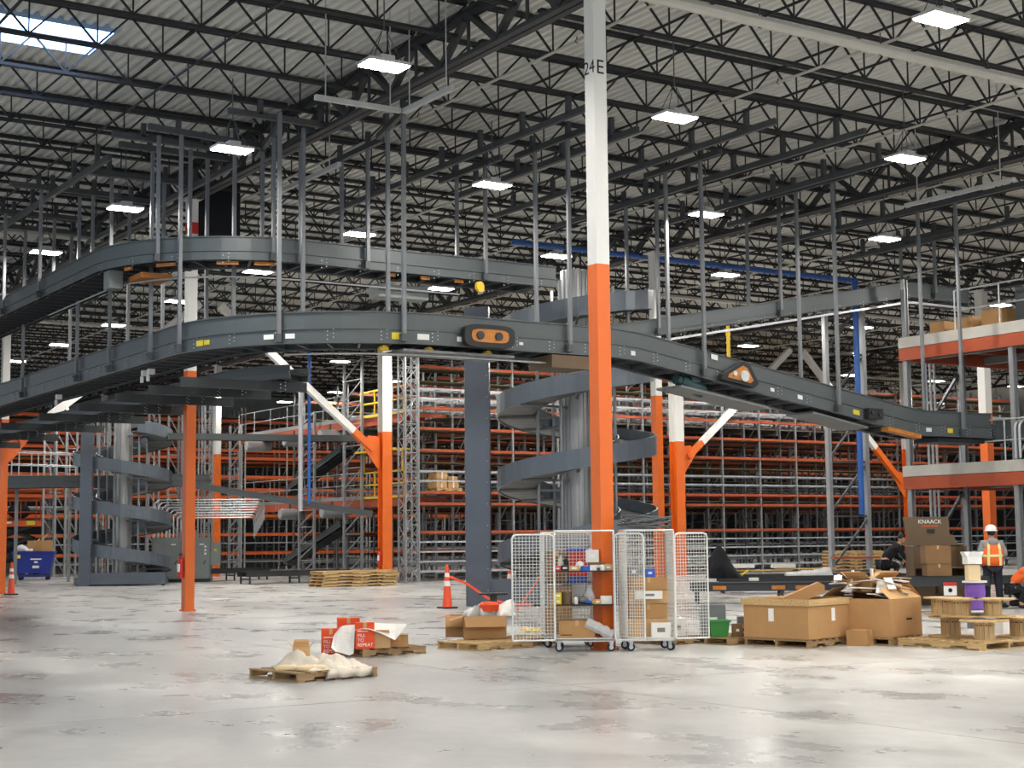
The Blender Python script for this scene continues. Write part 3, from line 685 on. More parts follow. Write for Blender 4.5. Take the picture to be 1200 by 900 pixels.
# pallet of cartons on the lower level of the front rack
def pallet_mb(w=1.2, d=1.0, h=.14, n=7):
    m = MB(); b = .02
    for k in range(n): m.box((-w/2+.05+(w-.1)*k/(n-1), 0, h-b/2), (.1, d, b))
    for y in (-d/2+.04, 0, d/2-.04): m.box((0, y, h-b-.045), (w, .045, .09)) if False else m.prism([(-w/2, y-.02, b), (-w/2+.22, y-.02, b), (-w/2+.25, y-.02, b+.045), (-w/2+.42, y-.02, b+.045), (-w/2+.45, y-.02, b), (w/2-.45, y-.02, b), (w/2-.42, y-.02, b+.045), (w/2-.25, y-.02, b+.045), (w/2-.22, y-.02, b), (w/2, y-.02, b), (w/2, y-.02, h-b), (-w/2, y-.02, h-b)], (0, .04, 0))
    for k in (0, 2, 3, 4, 6): m.box((-w/2+.05+(w-.1)*k/6, 0, b/2), (.1, d, b))
    return m
PAL = pallet_mb().mesh('wooden_pallet', M['wood']); PALD = pallet_mb().mesh('wooden_pallet', M['woodd'])
p = onY(520, 572, 36.0); pl = inst(PAL, 'wooden_pallet', (p.x, 36.0, 3.685), 0, 'pallet on the lower level of the front rack beside the dark tower', 'pallet')
for k, (dx, dz, w_, h_, lb) in enumerate(((-.3, 0, .5, .34, 'carton stacked on the rack pallet, lower of its near pair'), (.27, 0, .5, .3, 'carton at the far end of the rack pallet'), (-.28, .35, .52, .3, 'carton on top of another on the rack pallet'), (.25, .31, .44, .16, 'flat white-topped carton on the rack pallet'))):
    o = MB().box((0, 0, h_/2), (w_, .7, h_)).build('carton', M['cardl'], loc=(p.x+dx, 36.0, 3.83+dz)); tag(o, lb, 'box'); MB().box((0, -.352, h_/2), (.06, .004, h_)).build('packing_tape', M['sticker'], o)
# side face of the module with catwalks
def catwalk(name, label, xa, xb, ya, yb, z, rail_side='x', rails=True, orange='rorange'):
    t = thing(name, label, 'catwalk', (xa, ya, z))
    m = MB().box(((xa+xb)/2, (ya+yb)/2, z-.04), (xb-xa, yb-ya, .06)); m.build('deck', M['deckp'], t, local=False)
    MB().box((xa-.03, (ya+yb)/2, z-.28), (.06, yb-ya, .34)).build('edge_beam', M[orange], t, local=False)
    MB().box((xa-.03, (ya+yb)/2, z-.02), (.05, yb-ya, .16)).build('kick_plate', M['galv'], t, local=False)
    m = MB(); n = int((yb-ya)/1.2)
    for k in range(n+1): m.box(((xa+xb)/2, ya+(yb-ya)*k/n, z-.16), (xb-xa, .07, .16))
    m.build('deck_joists', M[orange], t, local=False)
    if rails:
        n = max(2, int((yb-ya)/1.8)); m = MB()
        for zz in (.55, 1.07): m.tube((xa+.02, ya, z+zz), (xa+.02, yb, z+zz), .022, 6)
        m.build('handrail', M['galv'], t, local=False)
        pm = MB().tube((0, 0, 0), (0, 0, 1.07), .022, 6).mesh('rail_post', M['galv'])
        for k in range(n+1): inst(pm, 'rail_post', (.02, (yb-ya)*k/n, 0), parent=t)
    return t
for z, lv in ((7.05, 'upper'), (3.55, 'lower')):
    catwalk('catwalk', lv+' catwalk with grey handrail along the side of the rack block', 16.75, 18.85, 40.4, 54.0, z)
    catwalk('catwalk', lv+' catwalk landing at the corner of the rack block, behind its yellow gate', 16.75, 18.85, 36.75, 40.3, z, rails=False)
    t = thing('safety_gate', ('yellow safety gate on the %s landing behind the wide orange column' % lv), 'gate', (16.6, 36.3, z-.1)); m = MB()
    for zz in (.05, .6, 1.12): m.box((0, 1.95, zz), (.05, 3.9, .09 if zz < .1 else .06))
    m.build('rails', M['yellow'], t)
    for y in (0, 1.3, 2.6, 3.9): MB().box((0, y, .6), (.05, .06, 1.15)).build('upright', M['yellow'], t)
    if lv == 'lower':
        MB().box((0, 1.95, 2.0), (.7, 3.7, .08)).build('swing_cover', M['yellow'], t)
        for y in (.2, 3.6): MB().box((0, y, 1.55), (.05, .05, .9)).build('upright', M['yellow'], t)
def ladder_frame(x, y, h, d, label, along='y', n=10):
    t = thing('lattice_tower', label, 'frame', (x, y, 0)); m = MB(); D = Vector((0, d, 0)) if along == 'y' else Vector((d, 0, 0))
    for k, q in enumerate((Vector((0, 0, 0)), D)): MB().box((q.x, q.y, h/2), (.1, .1, h)).build('post', M['galv'], t)
    s = h/n
    for k in range(n): m.bar(D*1+Vector((0, 0, k*s+.1)), Vector((0, 0, (k+1)*s)), .05, .05); m.bar(Vector((0, 0, k*s+.05)), D+Vector((0, 0, k*s+.05)), .04, .04)
    m.build('lacing', M['galv'], t); return t
ladder_frame(16.5, 39.9, 9.6, 1.7, 'tall grey laced frame left of the wide orange column, nearest the catwalk corner')
ladder_frame(16.5, 44.6, 7.6, 1.6, 'grey laced frame beside the blue pipe on the side of the rack block')
ladder_frame(16.5, 53.2, 7.6, 1.3, 'grey laced frame at the far end of the side catwalk')
def mast(px, d, h, label, w=.42):
    p = at(px, 627, d); t = thing('lattice_mast', label, 'mast', (p.x, p.y, 0))
    for a in (-1, 1):
        for b_ in (-1, 1): MB().box((a*w/2, b_*w/2, h/2), (.06, .06, h)).build('leg', M['galv'], t)
    m = MB(); n = int(h/.55); s = h/n
    for k in range(n):
        for (xa, ya), (xb, yb) in (((-1, -1), (1, -1)), ((-1, 1), (-1, -1)), ((1, -1), (1, 1)), ((1, 1), (-1, 1))):
            f = (k % 2); m.bar((xa*w/2, ya*w/2, (k+f)*s), (xb*w/2, yb*w/2, (k+1-f)*s), .03, .03); m.bar((xa*w/2, ya*w/2, k*s), (xb*w/2, yb*w/2, k*s), .025, .025)
    m.build('lacing', M['galv'], t); return t
for k, (px, d_, h_) in enumerate(((50, 78, 7.9), (64, 78, 8.4), (76, 78, 8.6), (113, 78, 8.2), (127, 78, 8.6), (173, 79, 8.6), (196, 79, 8.2), (212, 79, 8.6))):
    q = at(px, 627, d_); ladder_frame(q.x, q.y, h_, .55, 'pale laced rack upright standing in front of the bright far racks', 'x', 8)['group'] = 'pale rack uprights at left'
mast(242, 68, 8.6, 'square lattice mast beside the slender far column at left', .36)
mast(479, 61.5, 9.2, 'square lattice mast rising behind the yellow gates', .6)
p = at(365, 627, 61); 
def vpipe(px, d, z0, z1, r, m, label, elbows=None):
    p = at(px, 627, d); o = MB().tube((0, 0, 0), (0, 0, z1-z0), r, 12).build('riser_pipe', M[m], loc=(p.x, p.y, z0)); b = MB()
    n = max(2, int((z1-z0)/2.5))
    cp_ = MB().tube((0, 0, -.05), (0, 0, .05), r+.02, 12).mesh('coupling', M[m])
    for k in range(n): inst(cp_, 'coupling', (0, 0, (z1-z0)*(k+.5)/n), parent=o)
    return tag(o, label, 'pipe')
vpipe(362, 62, 3.2, 10.4, .07, 'blue', 'blue riser pipe beside the laced frame, left of the wide orange column')
vpipe(352, 62, 2.9, 8.4, .1, 'silver', 'shiny steel pipe standing beside the blue riser at left')
vpipe(1011, 52, 2.4, 10.5, .1, 'blue', 'tall blue riser pipe dropping from the roof right of the sloping conveyor')
vpipe(859, 48, 6.2, 8.7, .06, 'yellow', 'yellow vertical pipe between the sloping and climbing conveyors')
bp_ = Vector((at(1011, 627, 52).x, at(1011, 627, 52).y, 10.4))
run_pipe('blue_main', (bp_.x-14, bp_.y, 10.4), (bp_.x+.1, bp_.y, 10.4), .08, M['blue'], 'blue main pipe under the roof feeding the tall blue riser', 'pipe')
for k, (y, z) in enumerate(((51.0, 6.35), (46.6, 6.35), (42.8, 6.4), (47.0, 2.95), (42.6, 2.95))):
    t = thing('drum_motor', ['far', 'middle', 'near', 'far lower', 'near lower'][k]+' pale cylinder under the side catwalk of the rack block', 'motor', (16.4, y, z))
    MB().tube((-.5, 0, 0), (.7, 0, 0), .26, 16).build('cylinder', M['galv'], t); MB().tube((-.53, 0, 0), (-.5, 0, 0), .2, 16).build('end_cap', M['silver'], t); MB().box((0, 0, .33), (.08, .08, .3)).build('mount', M['strut'], t)
cD = cpath([('l', (17.6, 43.5, 6.0)), ('l', (17.6, 49.5, 4.3))]); conveyor('sloping_conveyor', 'dark sloping conveyor under the upper side catwalk', 'conveyor', cD, w=.6, zl=-.3, guard=.12)
cE = cpath([('l', (17.6, 43.5, 2.6)), ('l', (17.6, 49.5, .9))]); conveyor('sloping_conveyor', 'dark sloping conveyor under the lower side catwalk', 'conveyor', cE, w=.6, zl=-.3, guard=.12)
# far racks at left
fx = 5.6; f0 = None
BF = (1.0, 2.1, 3.2, 4.3, 4.75, 5.5, 6.6, 7.05, 7.8, 8.8)
for r, y in enumerate((66.0, 70.5, 75.0)):
    for s in range(4):
        x = fx+s*(3*2.7+.22)+r*1.2
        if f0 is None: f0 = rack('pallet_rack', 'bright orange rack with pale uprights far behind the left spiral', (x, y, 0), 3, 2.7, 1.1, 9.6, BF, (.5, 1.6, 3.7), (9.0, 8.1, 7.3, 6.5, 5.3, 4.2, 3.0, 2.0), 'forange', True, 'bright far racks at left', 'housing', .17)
        else: dup(f0, (x, y, 0))
# ------------------------------------------------------------------ right mezzanine
def mezz(z, lv, rails):
    t = thing('mezzanine', '%s deck of the right mezzanine with pale edge and orange beam' % lv, 'mezzanine', (18.5, 10.9, z)); xa, xb, ya, yb = 18.5, 40, -8.0, 10.9
    MB().box(((xa+xb)/2, (ya+yb)/2, z-.05), (xb-xa-.1, yb-ya-.1, .08)).build('deck', M['deckp'], t, local=False)
    MB().box((xa, (ya+yb)/2, z-.13), (.06, yb-ya, .3)).box(((xa+xb)/2, yb, z-.13), (xb-xa, .06, .3)).build('edge_plate', M['pipe'], t, local=False)
    MB().box((xa+.03, (ya+yb)/2, z-.46), (.1, yb-ya, .34)).box(((xa+xb)/2, yb-.03, z-.46), (xb-xa, .1, .34)).build('edge_beam', M['rorange'], t, local=False)
    m = MB()
    for k in range(12): m.box(((xa+xb)/2, yb-.8-k*1.5, z-.24), (xb-xa-.2, .09, .24))
    m.build('deck_joists', M['rorange'], t, local=False)
    m = MB()
    for k in range(8): m.box((xa+.9+k*2.6, (ya+yb)/2, z-.46), (.14, yb-ya-.2, .2))
    m.build('main_beams', M['galv'], t, local=False)
    if rails:
        m = MB()
        for zz in (.55, 1.1): m.tube((xa+.05, ya, z+zz), (xa+.05, 8.9, z+zz), .024, 6); m.tube((xa+.05, yb-.05, z+zz), (xb, yb-.05, z+zz), .024, 6) if zz > 2 else None
        m.build('handrail', M['silver'], t, local=False); pm = MB().tube((0, 0, 0), (0, 0, 1.1), .024, 6).mesh('rail_post', M['silver'])
        for k in range(6): inst(pm, 'rail_post', (.05, -2.0-k*1.5, 0), parent=t)
mezz(7.22, 'upper', True); mezz(3.6, 'lower', True)
pc = 0
for k, (x, y) in enumerate([(18.62, 10.75), (20.9, 10.75), (23.2, 10.75), (25.5, 10.75), (18.62, 7.1), (21.5, 7.1), (18.62, 3.4), (27.8, 10.75)]):
    t = thing('mezzanine_post', 'grey steel post holding up the right mezzanine', 'post', (x, y, 0), 0, 'right mezzanine posts')
    h = 8.9 if k == 0 else 6.9
    m = MB().box((0, 0, h/2), (.14, .03, h)); m.box((-.06, 0, h/2), (.03, .14, h)); m.box((.06, 0, h/2), (.03, .14, h)); m.build('shaft', M['galv'], t); MB().box((0, 0, .015), (.3, .3, .03)).build('base_plate', M['galv'], t)
for xa, xb in ((18.62, 20.9), (23.2, 25.5)):
    for z0, z1 in ((.5, 2.9), (3.9, 6.3)):
        o = MB().bar((xa+.08, 10.83, z0), (xb-.08, 10.83, z1), .09, .06).build('cross_brace', M['strut']); MB().box((xa+.1, 10.86, z0+.05), (.2, .02, .2)).box((xb-.1, 10.86, z1-.05), (.2, .02, .2)).build('end_plates', M['strut'], o); tag(o, 'dark diagonal brace between posts of the right mezzanine', 'brace', 'right mezzanine braces')
# standalone braced frame left of the mezzanine
p1, p2 = at(974, 627, 52), at(1018, 627, 52.5)
t = thing('braced_tower', 'tall grey braced frame beside the blue riser, left of the right mezzanine', 'frame', (p1.x, p1.y, 0)); dv = Vector((p2.x-p1.x, p2.y-p1.y, 0))
for q in (Vector((0, 0, 0)), dv): MB().box((q.x, q.y, 4.85), (.16, .16, 9.7)).build('post', M['galv'], t)
m = MB()
for k in range(5): m.bar(Vector((0, 0, .6+k*1.85)), dv+Vector((0, 0, 2.3+k*1.85)), .08, .06); m.bar(Vector((0, 0, .5+k*1.85)), dv+Vector((0, 0, .5+k*1.85)), .07, .06)
m.build('bracing', M['strut'], t); MB().bar(Vector((-.1, -.12, .95)), dv+Vector((.3, -.12, .95)), .14, .06).build('orange_beam', M['rorange'], t)
# conduits beside the mezzanine post and curved conduit ends
for k in range(3):
    o = MB().tube((0, 0, 0), (0, 0, 6.6), .035, 8).build('conduit', M['silver'], loc=(19.65+k*.17, 10.98, 0)); tag(o, 'vertical steel conduit beside the mezzanine posts', 'conduit', 'three conduits beside the mezzanine')
for k in range(2):
    a = onX(1192+k*5, 560, 18.3); pts = [(0, 0, 0), (0, 0, .75)]+[(0+.22*(1-math.cos(R(i*18))), 0, .75+.22*math.sin(R(i*18))) for i in range(1, 6)]+[(.6, 0, .97)]
    o = MB().pipe([Vector(q) for q in pts], .035, 8).build('bent_conduit', M['silver'], loc=(a.x, a.y, 3.65)); tag(o, 'bent steel conduit at the lower mezzanine edge', 'conduit', 'bent conduits at the mezzanine edge')
# cartons on the upper mezzanine
for k, (px, wd, hh, lb) in enumerate(((1040, .5, .4, 'small carton on the upper mezzanine edge'), (1062, .6, .45, 'middle carton on the upper mezzanine edge'), (1082, .7, .6, 'tallest carton on the upper mezzanine edge'))):
    a = fl(px+65, 372, 7.25); o = MB().box((0, 0, hh/2), (wd, wd, hh)).build('carton', M['card'], loc=(19.2+k*.3, 9.9-k*.75, 7.22)); tag(o, lb, 'box'); MB().box((0, 0, hh+.002), (.06, wd, .004)).build('packing_tape', M['cardl'], o)
m = MB()
for k in range(9): m.box((0, 0, .12*k+.05), (1.6, 1.0, .05))
for a in (-.75, .75): m.box((a, 0, .5), (.06, 1.0, 1.0))
o = m.build('stacked_trays', M['strut'], loc=(20.0, 6.9, 7.22)); tag(o, 'dark slatted stack on the upper mezzanine at the right edge', 'stack')
# ------------------------------------------------------------------ things on the floor
SA = math.atan2(CR.y, CR.x)            # heading of the picture's left-to-right direction on the floor
def rot(v, a): return Vector((v[0]*math.cos(a)-v[1]*math.sin(a), v[0]*math.sin(a)+v[1]*math.cos(a), v[2] if len(v) > 2 else 0))
def place(base, rz, v): return Vector(base)+rot(v, rz)
def pallet(loc, rz, label, m='wood', w=1.2, d=1.0, group=None):
    t = thing('wooden_pallet', label, 'pallet', loc, rz, group); h = .115; b = .018
    mb = MB()
    n = max(5, int(w/.17))
    for k in range(n): mb.box((-w/2+.05+(w-.1)*k/(n-1), 0, h-b/2), (.105, d, b))
    mb.build('deck_boards', M[m], t)
    for y in (-d/2+.03, 0, d/2-.03):
        a = w/2; s = MB().prism([(-a, y-.02, b), (-a*.62, y-.02, b), (-a*.58, y-.02, b+.035), (-a*.24, y-.02, b+.035), (-a*.2, y-.02, b), (a*.2, y-.02, b), (a*.24, y-.02, b+.035), (a*.58, y-.02, b+.035), (a*.62, y-.02, b), (a, y-.02, b), (a, y-.02, h-b), (-a, y-.02, h-b)], (0, .04, 0)); s.build('stringer', M[m], t)
    mb = MB()
    for k in (0, .25, .5, .75, 1): mb.box((-w/2+.05+(w-.1)*k, 0, b/2), (.1, d, b))
    mb.build('bottom_boards', M[m], t); return t
def carton(loc, size, rz, label, m='card', flaps=0, tape=True, name='cardboard_box', group=None, cat='box'):
    """hollow carton; flaps: opening angle in degrees of its top flaps (0 closed)"""
    w, d, h = size; t = thing(name, label, cat, loc, rz, group); e = .006
    mb = MB().box((0, 0, e/2+.001), (w, d, e))
    for s in (-1, 1): mb.box((s*(w/2-e/2), 0, h/2), (e, d, h)); mb.box((0, s*(d/2-e/2), h/2), (w-2*e, e, h))
    mb.build('body', M[m], t)
    if flaps:
        for s in (-1, 1):
            f = R(flaps) ; L = d/2*.9
            MB().prism([(-w/2+.005, s*d/2, h), (w/2-.005, s*d/2, h), (w/2-.02, s*(d/2+L*math.cos(f)), h+L*math.sin(f)), (-w/2+.02, s*(d/2+L*math.cos(f)), h+L*math.sin(f))], (0, 0, .006)).build('flap', M[m], t)
            L = w*.35; f2 = R(flaps*.6+14); MB().prism([(s*w/2, -d/2+.005, h), (s*w/2, d/2-.005, h), (s*(w/2+L*math.cos(f2)), d/2-.02, h+L*math.sin(f2)), (s*(w/2+L*math.cos(f2)), -d/2+.02, h+L*math.sin(f2))], (0, 0, .006)).build('flap', M[m], t)
    else:
        MB().box((-w/4, 0, h-e/2), (w/2-.003, d, e)).build('flap', M[m], t); MB().box((w/4, 0, h-e/2), (w/2-.003, d, e)).build('flap', M[m], t)
        if tape: MB().box((0, 0, h+.001), (.05, d+.002, .002)).box((0, -d/2-.001, h-.04), (.05, .002, .08)).build('packing_tape', M['cardl'], t)
    return t
def lump(nx, ny, w, d, hf, seed, name, m, label, cat, loc, rz, skirt=True, parent=None):
    """draped sheet with real folds: hf(u,v) -> height; skirt drops to the support"""
    rnd = random.Random(seed); g = []
    ph = [(rnd.uniform(3, 9), rnd.uniform(3, 9), rnd.uniform(0, 6)) for _ in range(6)]
    for j in range(ny+1):
        row = []
        for i in range(nx+1):
            u, v = i/nx, j/ny; n = sum(math.sin(a*u*2+b*v*2+c) for a, b, c in ph)/6
            edge = min(u, v, 1-u, 1-v); wob = .03*math.sin(17*u+seed)+.03*math.cos(15*v+seed)
            z = hf(u, v)+n*.03+rnd.uniform(-.012, .012)
            if skirt and edge < .001: z = 0.004
            row.append(((u-.5)*w+(wob if edge < .1 else 0), (v-.5)*d+(wob if edge < .1 else 0), max(z, .004)))
        g.append(row)
    o = MB().sheet(g).build(name, M[m], parent, smooth=True)
    s = o.modifiers.new('thick', 'SOLIDIFY'); s.thickness = .004; s.offset = -1
    if not parent: o.location = loc; o.rotation_euler.z = rz; tag(o, label, cat)
    return o
# --- pallet with crumpled wrap, front left
aA = R(9); pA = Vector((-5.62, -1.42, 0)); pallet(pA, aA, 'pallet nearest the camera, half covered in crumpled plastic wrap', 'woodd', 1.2, 1.1)
def hh(u, v):
    e = min(u, 1-u, v, 1-v)/.2; e = min(1, max(0, e)); return (.03+.07*math.exp(-((u-.7)**2+(v-.45)**2)/.06)+.12*math.exp(-((u-.24)**2+(v-.72)**2)/.05)+.05*math.sin(9*u+4*v)**2+.03*math.sin(17*u-9*v)*math.sin(15*v+5*u))*(e*e*(3-2*e))+.006
lump(34, 24, .92, .9, hh, 3, 'plastic_wrap', 'film', 'crumpled cream plastic wrap heaped on the nearest pallet', 'wrap', place(pA, aA, (.12, .02, .117)), aA)
lump(18, 4, .72, .05, lambda u, v: .11, 5, 'plastic_wrap', 'film', 'strip of cream wrap hanging over the edge of the nearest pallet', 'wrap', place(pA, aA, (.16, -.575, .02)), aA)
carton(place(pA, aA, (.02, .3, .19)), (.22, .2, .17), R(-25), 'small open tan carton standing in the crumpled wrap', 'cardl', 62)
for k, (x, y, r_, lb) in enumerate(((-.44, -.02, .1, 'flat cream foam piece on the bare end of the nearest pallet'), (-.25, -.3, .15, 'larger cream foam slab at the bare edge of the nearest pallet'))):
    q = place(pA, aA, (x, y, .117)); o = MB().lathe((0, 0, 0), [(r_*.9, 0), (r_, .02), (r_, .045), (r_*.85, .06)], 14).build('foam_piece', M['foam'], loc=q); o.scale = (1.4, .7, 1); tag(o, lb, 'foam')
# --- pallet with orange moving boxes
aB = R(3); pB = Vector((-3.08, 1.62, 0)); pallet(pB, aB, 'dark-gapped pallet under the orange boxes and the white sheet', 'woodd', 1.1, 1.0)
def moving_box(loc, rz, size, label):
    t = carton(loc, size, rz, label, 'boxor'); w, d, h = size
    text('lettering', 'FILL\nTO\nREPEAT', .068, M['whiteink'], t, (-w/2+.03, -d/2-.003, h*.33), (R(90), 0, 0), .001, 'LEFT')
    MB().box((-w/2+.03+w*.28, -d/2-.002, h*.68), (w*.56, .002, .014)).build('printed_line', M['whiteink'], t); return t
def under(px, py, dy, h=0.0): q = fl(px, py, h); return Vector((q.x, q.y, h))+rot((0, dy, 0), SA)
moving_box(under(386, 768, .16), SA+R(8), (.28, .28, .39), 'orange moving box standing on the floor beside the pallet')
moving_box(under(404, 759, .5, .117), SA+R(8), (.34, .3, .42), 'orange moving box at the back of the pallet, mostly hidden by the sheet')
moving_box(under(426, 760.5, .16, .117), SA+R(8), (.28, .28, .38), 'orange moving box upright in the middle of the pallet')
ob = under(430, 760.5, .0, .117); ob.z = 0; SC_ = F/proj(ob)[2]
prof_ = [(388, 740, 752), (393, 734, 757), (398, 730, 759), (404, 728.5, 761), (410, 728, 762), (414.5, 727.5, 759), (415.5, 727, 733), (424, 726.5, 731), (432, 726.5, 732), (440, 726.5, 735), (448, 726.5, 738), (456, 727, 741), (463, 727.5, 744), (469, 728, 737), (475, 728.5, 730)]
g = []
for j in range(9):
    v = j/8; row = []
    for k, (px, ya, yb) in enumerate(prof_):
        x = (px-430)/SC_; za = 1.72-(ya-627)/SC_; zb = 1.72-(yb-627)/SC_
        row.append((x, .3-.42*v+.02*math.sin(k*1.7+4*v), za+(zb-za)*v**1.2+.008*math.sin(5*v+k)))
    g.append(row)
o = MB().sheet(g).build('white_sheet', M['paper'], loc=ob+rot((0, .12, 0), SA)); o.rotation_euler.z = SA; s = o.modifiers.new('thick', 'SOLIDIFY'); s.thickness = .006; tag(o, 'white sheet thrown over the orange boxes, one corner sticking out', 'sheet')
carton(under(447, 760, .14, .117), (.24, .2, .2), SA+R(6), 'small open carton on the pallet between orange box and its right neighbour', 'cardl', 50)
carton(under(467, 758.5, .14, .117), (.27, .22, .18), SA+R(3), 'small brown carton at the outer end of the orange box pallet', 'card')
o = MB().lathe((0, 0, 0), [(.05, 0), (.06, .1), (.03, .14)], 10).build('red_canister', M['red'], loc=place(pB, 0, (.42, -.02, .117))); tag(o, 'small red canister peeking from under the white sheet', 'canister')
o = lump(10, 6, .22, .14, lambda u, v: .03+.03*math.sin(3*u), 8, 'paper_scrap', 'paper', 'white paper scrap at the foot of the upright orange box', 'paper', place(pB, 0, (-.2, -.32, .117)), SA)
# --- pallet with open cartons before the dark tower
pC = Vector((-1.2, 1.55, 0)); aC = R(10); pallet(pC, aC, 'pallet with two open cartons in front of the dark tower', 'wood', 1.15, 1.0)
pallet(pC+Vector((.95, .35, 0)), R(18), 'pallet half hidden behind the left cage door', 'woodd', .9, .9)
q = fl(547, 756); carton(Vector((q.x+.12, q.y+.4, .117)), (.42, .5, .34), SA+R(-6), 'smaller open carton at the left end of the pallet by the dark tower', 'card', -48)
q = fl(580, 758); carton(Vector((q.x+.02, q.y+.34, .117)), (.68, .46, .36), SA+R(4), 'large open carton with hanging flaps, stuffed with white plastic', 'card', -52)
lump(22, 14, .78, .46, lambda u, v: .1+.1*math.sin(5*u)*math.cos(4*v)+.14*max(0, u-.6), 11, 'white_bag', 'paper', 'white plastic sheeting bulging from the large open carton', 'plastic sheeting', Vector((q.x+.12, q.y+.34, .47)), SA+R(4))
o = MB().lathe((0, 0, 0), [(.16, 0), (.17, .1), (.12, .14), (.02, .15)], 16).build('orange_liner', M['boxor'], loc=(q.x+.05, q.y+.25, .56)); tag(o, 'orange bundle on the white sheeting in the large open carton', 'bundle')
t = thing('work_stand', 'black flat topped stand behind the large open carton', 'stand', Vector((q.x+.55, q.y+.9, 0)), SA)
MB().box((0, 0, .8), (.48, .3, .03)).build('top', M['black'], t); MB().box((0, 0, .4), (.12, .12, .78)).build('stem', M['convd'], t); MB().box((0, 0, .015), (.4, .3, .03)).build('base', M['black'], t)
for k in range(5):
    p0 = fl(614+k*5, 748+(k % 2)*2); o = MB().ball((0, 0, .03), .05, 10, 6, (1.5, .8, .6)).build('yellow_rope', M['yellow'], loc=(p0.x, p0.y, .0 if k < 0 else .0)); 
    o.location.z = .12; tag(o, 'coiled yellow cord lump on the pallet behind the cage door', 'cord', 'yellow cord on the pallet')
# --- cones and barrier tape
def cone(loc, label):
    t = thing('traffic_cone', label, 'cone', loc)
    MB().lathe((0, 0, .03), [(.13, 0), (.12, .05), (.1, .3), (.075, .62), (.05, .95), (.045, 1.0), (.02, 1.06)], 20).build('body', M['cone'], t, smooth=False)
    MB().box((0, 0, .02), (.38, .38, .04)).build('base', M['rubber'], t)
    for z0, z1, r0, r1 in ((.55, .68, .084, .073), (.78, .88, .066, .058)): MB().tube((0, 0, z0), (0, 0, z1), r0, 20, r1).build('reflective_collar', M['reflect'], t)
    return t
cone((5.41, 13.93, 0), 'tall orange cone beside the dark tower, taped barrier tied to it'); q = fl(598, 700); cone((q.x, q.y, 0), 'orange cone behind the left cage door, under the spiral'); cone((-.03, 33.5, 0), 'orange cone at the left edge by the blue dumpster')
def ribbon(pts, h, name, m, label, cat):
    mb = MB()
    for a, b_ in zip(pts, pts[1:]): mb.bar(a, b_, .01, h)
    return tag(mb.build(name, M[m]), label, cat)
ribbon([Vector((5.43, 13.9, .8)), Vector((5.8, 13.6, .6)), Vector((6.2, 13.3, .25)), Vector((6.6, 13.0, .1)), Vector((7.2, 12.8, .07))], .06, 'barrier_tape', 'cone', 'red and white barrier tape sagging from the cone to the floor by the dark tower', 'tape')
q1, q2 = fl(606, 722), fl(632, 714); ribbon([Vector((q1.x, q1.y, .12)), Vector((q2.x, q2.y, .75))], .05, 'barrier_tape', 'cone', 'slanting barrier tape seen through the left cage door', 'tape')
# --- wire cage trolleys
def cage_panel(w, h, nx, ny, rf=.014, rw=.0042):
    m = MB(); r = .06; pts = [Vector((0, 0, 0)), Vector((0, 0, h-r)), Vector((r*.3, 0, h-r*.3)), Vector((r, 0, h)), Vector((w-r, 0, h)), Vector((w-r*.3, 0, h-r*.3)), Vector((w, 0, h-r)), Vector((w, 0, 0)), Vector((0, 0, 0))]
    m.pipe(pts, rf, 8); g = MB()
    for k in range(1, nx): g.tube((w*k/nx, 0, 0), (w*k/nx, 0, h), rw, 4, cap=False)
    for k in range(1, ny): g.tube((0, .006, h*k/ny), (w, .006, h*k/ny), rw, 4, cap=False)
    return m, g
def wheel(t, x, y, rz, r=.062):
    c = MB().prism([(-.035, -.03, .17), (.035, -.03, .17), (.02, -.03, .055), (-.02, -.03, .055)], (0, .006, 0)).prism([(-.035, .024, .17), (.035, .024, .17), (.02, .024, .055), (-.02, .024, .055)], (0, .006, 0)).box((0, 0, .175), (.09, .08, .012)).build('caster', M['silver'], t); c.location = (x, y, 0); c.rotation_euler.z = rz
    w_ = MB().tube((0, -.02, r), (0, .02, r), r, 20).build('tyre', M['rubber'], c); MB().tube((0, -.023, r), (0, .023, r), r*.55, 16).build('hub', M['silver'], c)
def trolley(loc, rz, w, d, h, label, shelves=(), doors=(), back=True):
    t = thing('cage_trolley', label, 'trolley', loc, rz); z0 = .2
    m = MB().box((0, 0, z0-.02), (w, d, .03))
    for s in (-1, 1): m.box((0, s*(d/2-.015), z0-.02), (w, .03, .055)); m.box((s*(w/2-.015), 0, z0-.02), (.03, d, .055))
    m.build('base_deck', M['cage'], t)
    def panel(name, x, y, a, pw, ph, nx=13, ny=30, zz=z0):
        fm_, gm = cage_panel(pw, ph, nx, ny); f = fm_.build(name, M['cage'], t); f.location = (x, y, zz); f.rotation_euler.z = a; gm.build('wire_mesh', M['cage'], f); return f
    panel('side_panel', -w/2, -d/2, R(90), d, h-z0); panel('side_panel', w/2, -d/2, R(90), d, h-z0)
    if back: panel('back_panel', -w/2, d/2, 0, w, h-z0, 16)
    MB().tube((-w/2, -d/2, h), (w/2, -d/2, h), .014, 8).build('top_bar', M['cage'], t)
    for x, y, a, pw in doors: panel('door', x, y, a, pw, h-z0-.03, 12, 32, z0-.02)
    for z in shelves: MB().box((0, 0, z), (w-.03, d-.03, .018)).build('shelf', M['mdf'], t)
    for x in (-w/2+.06, w/2-.06):
        for y in (-d/2+.06, d/2-.06): wheel(t, x, y, random.uniform(-.8, .8))
    return t
T1 = at(686, 766, 23.05); T1 = Vector((fl(686, 764).x, fl(686, 764).y, 0)); a1 = SA-R(2); T1 = T1+rot((0, .3, 0), a1)
trolley(T1, a1, .9, .62, 1.82, 'white wire cage trolley with two black shelves of oddments and open doors', (1.21, .70), ((-.45-.64, -.31-.12, R(10), .64), (.46, -.33, R(-18), .46)))
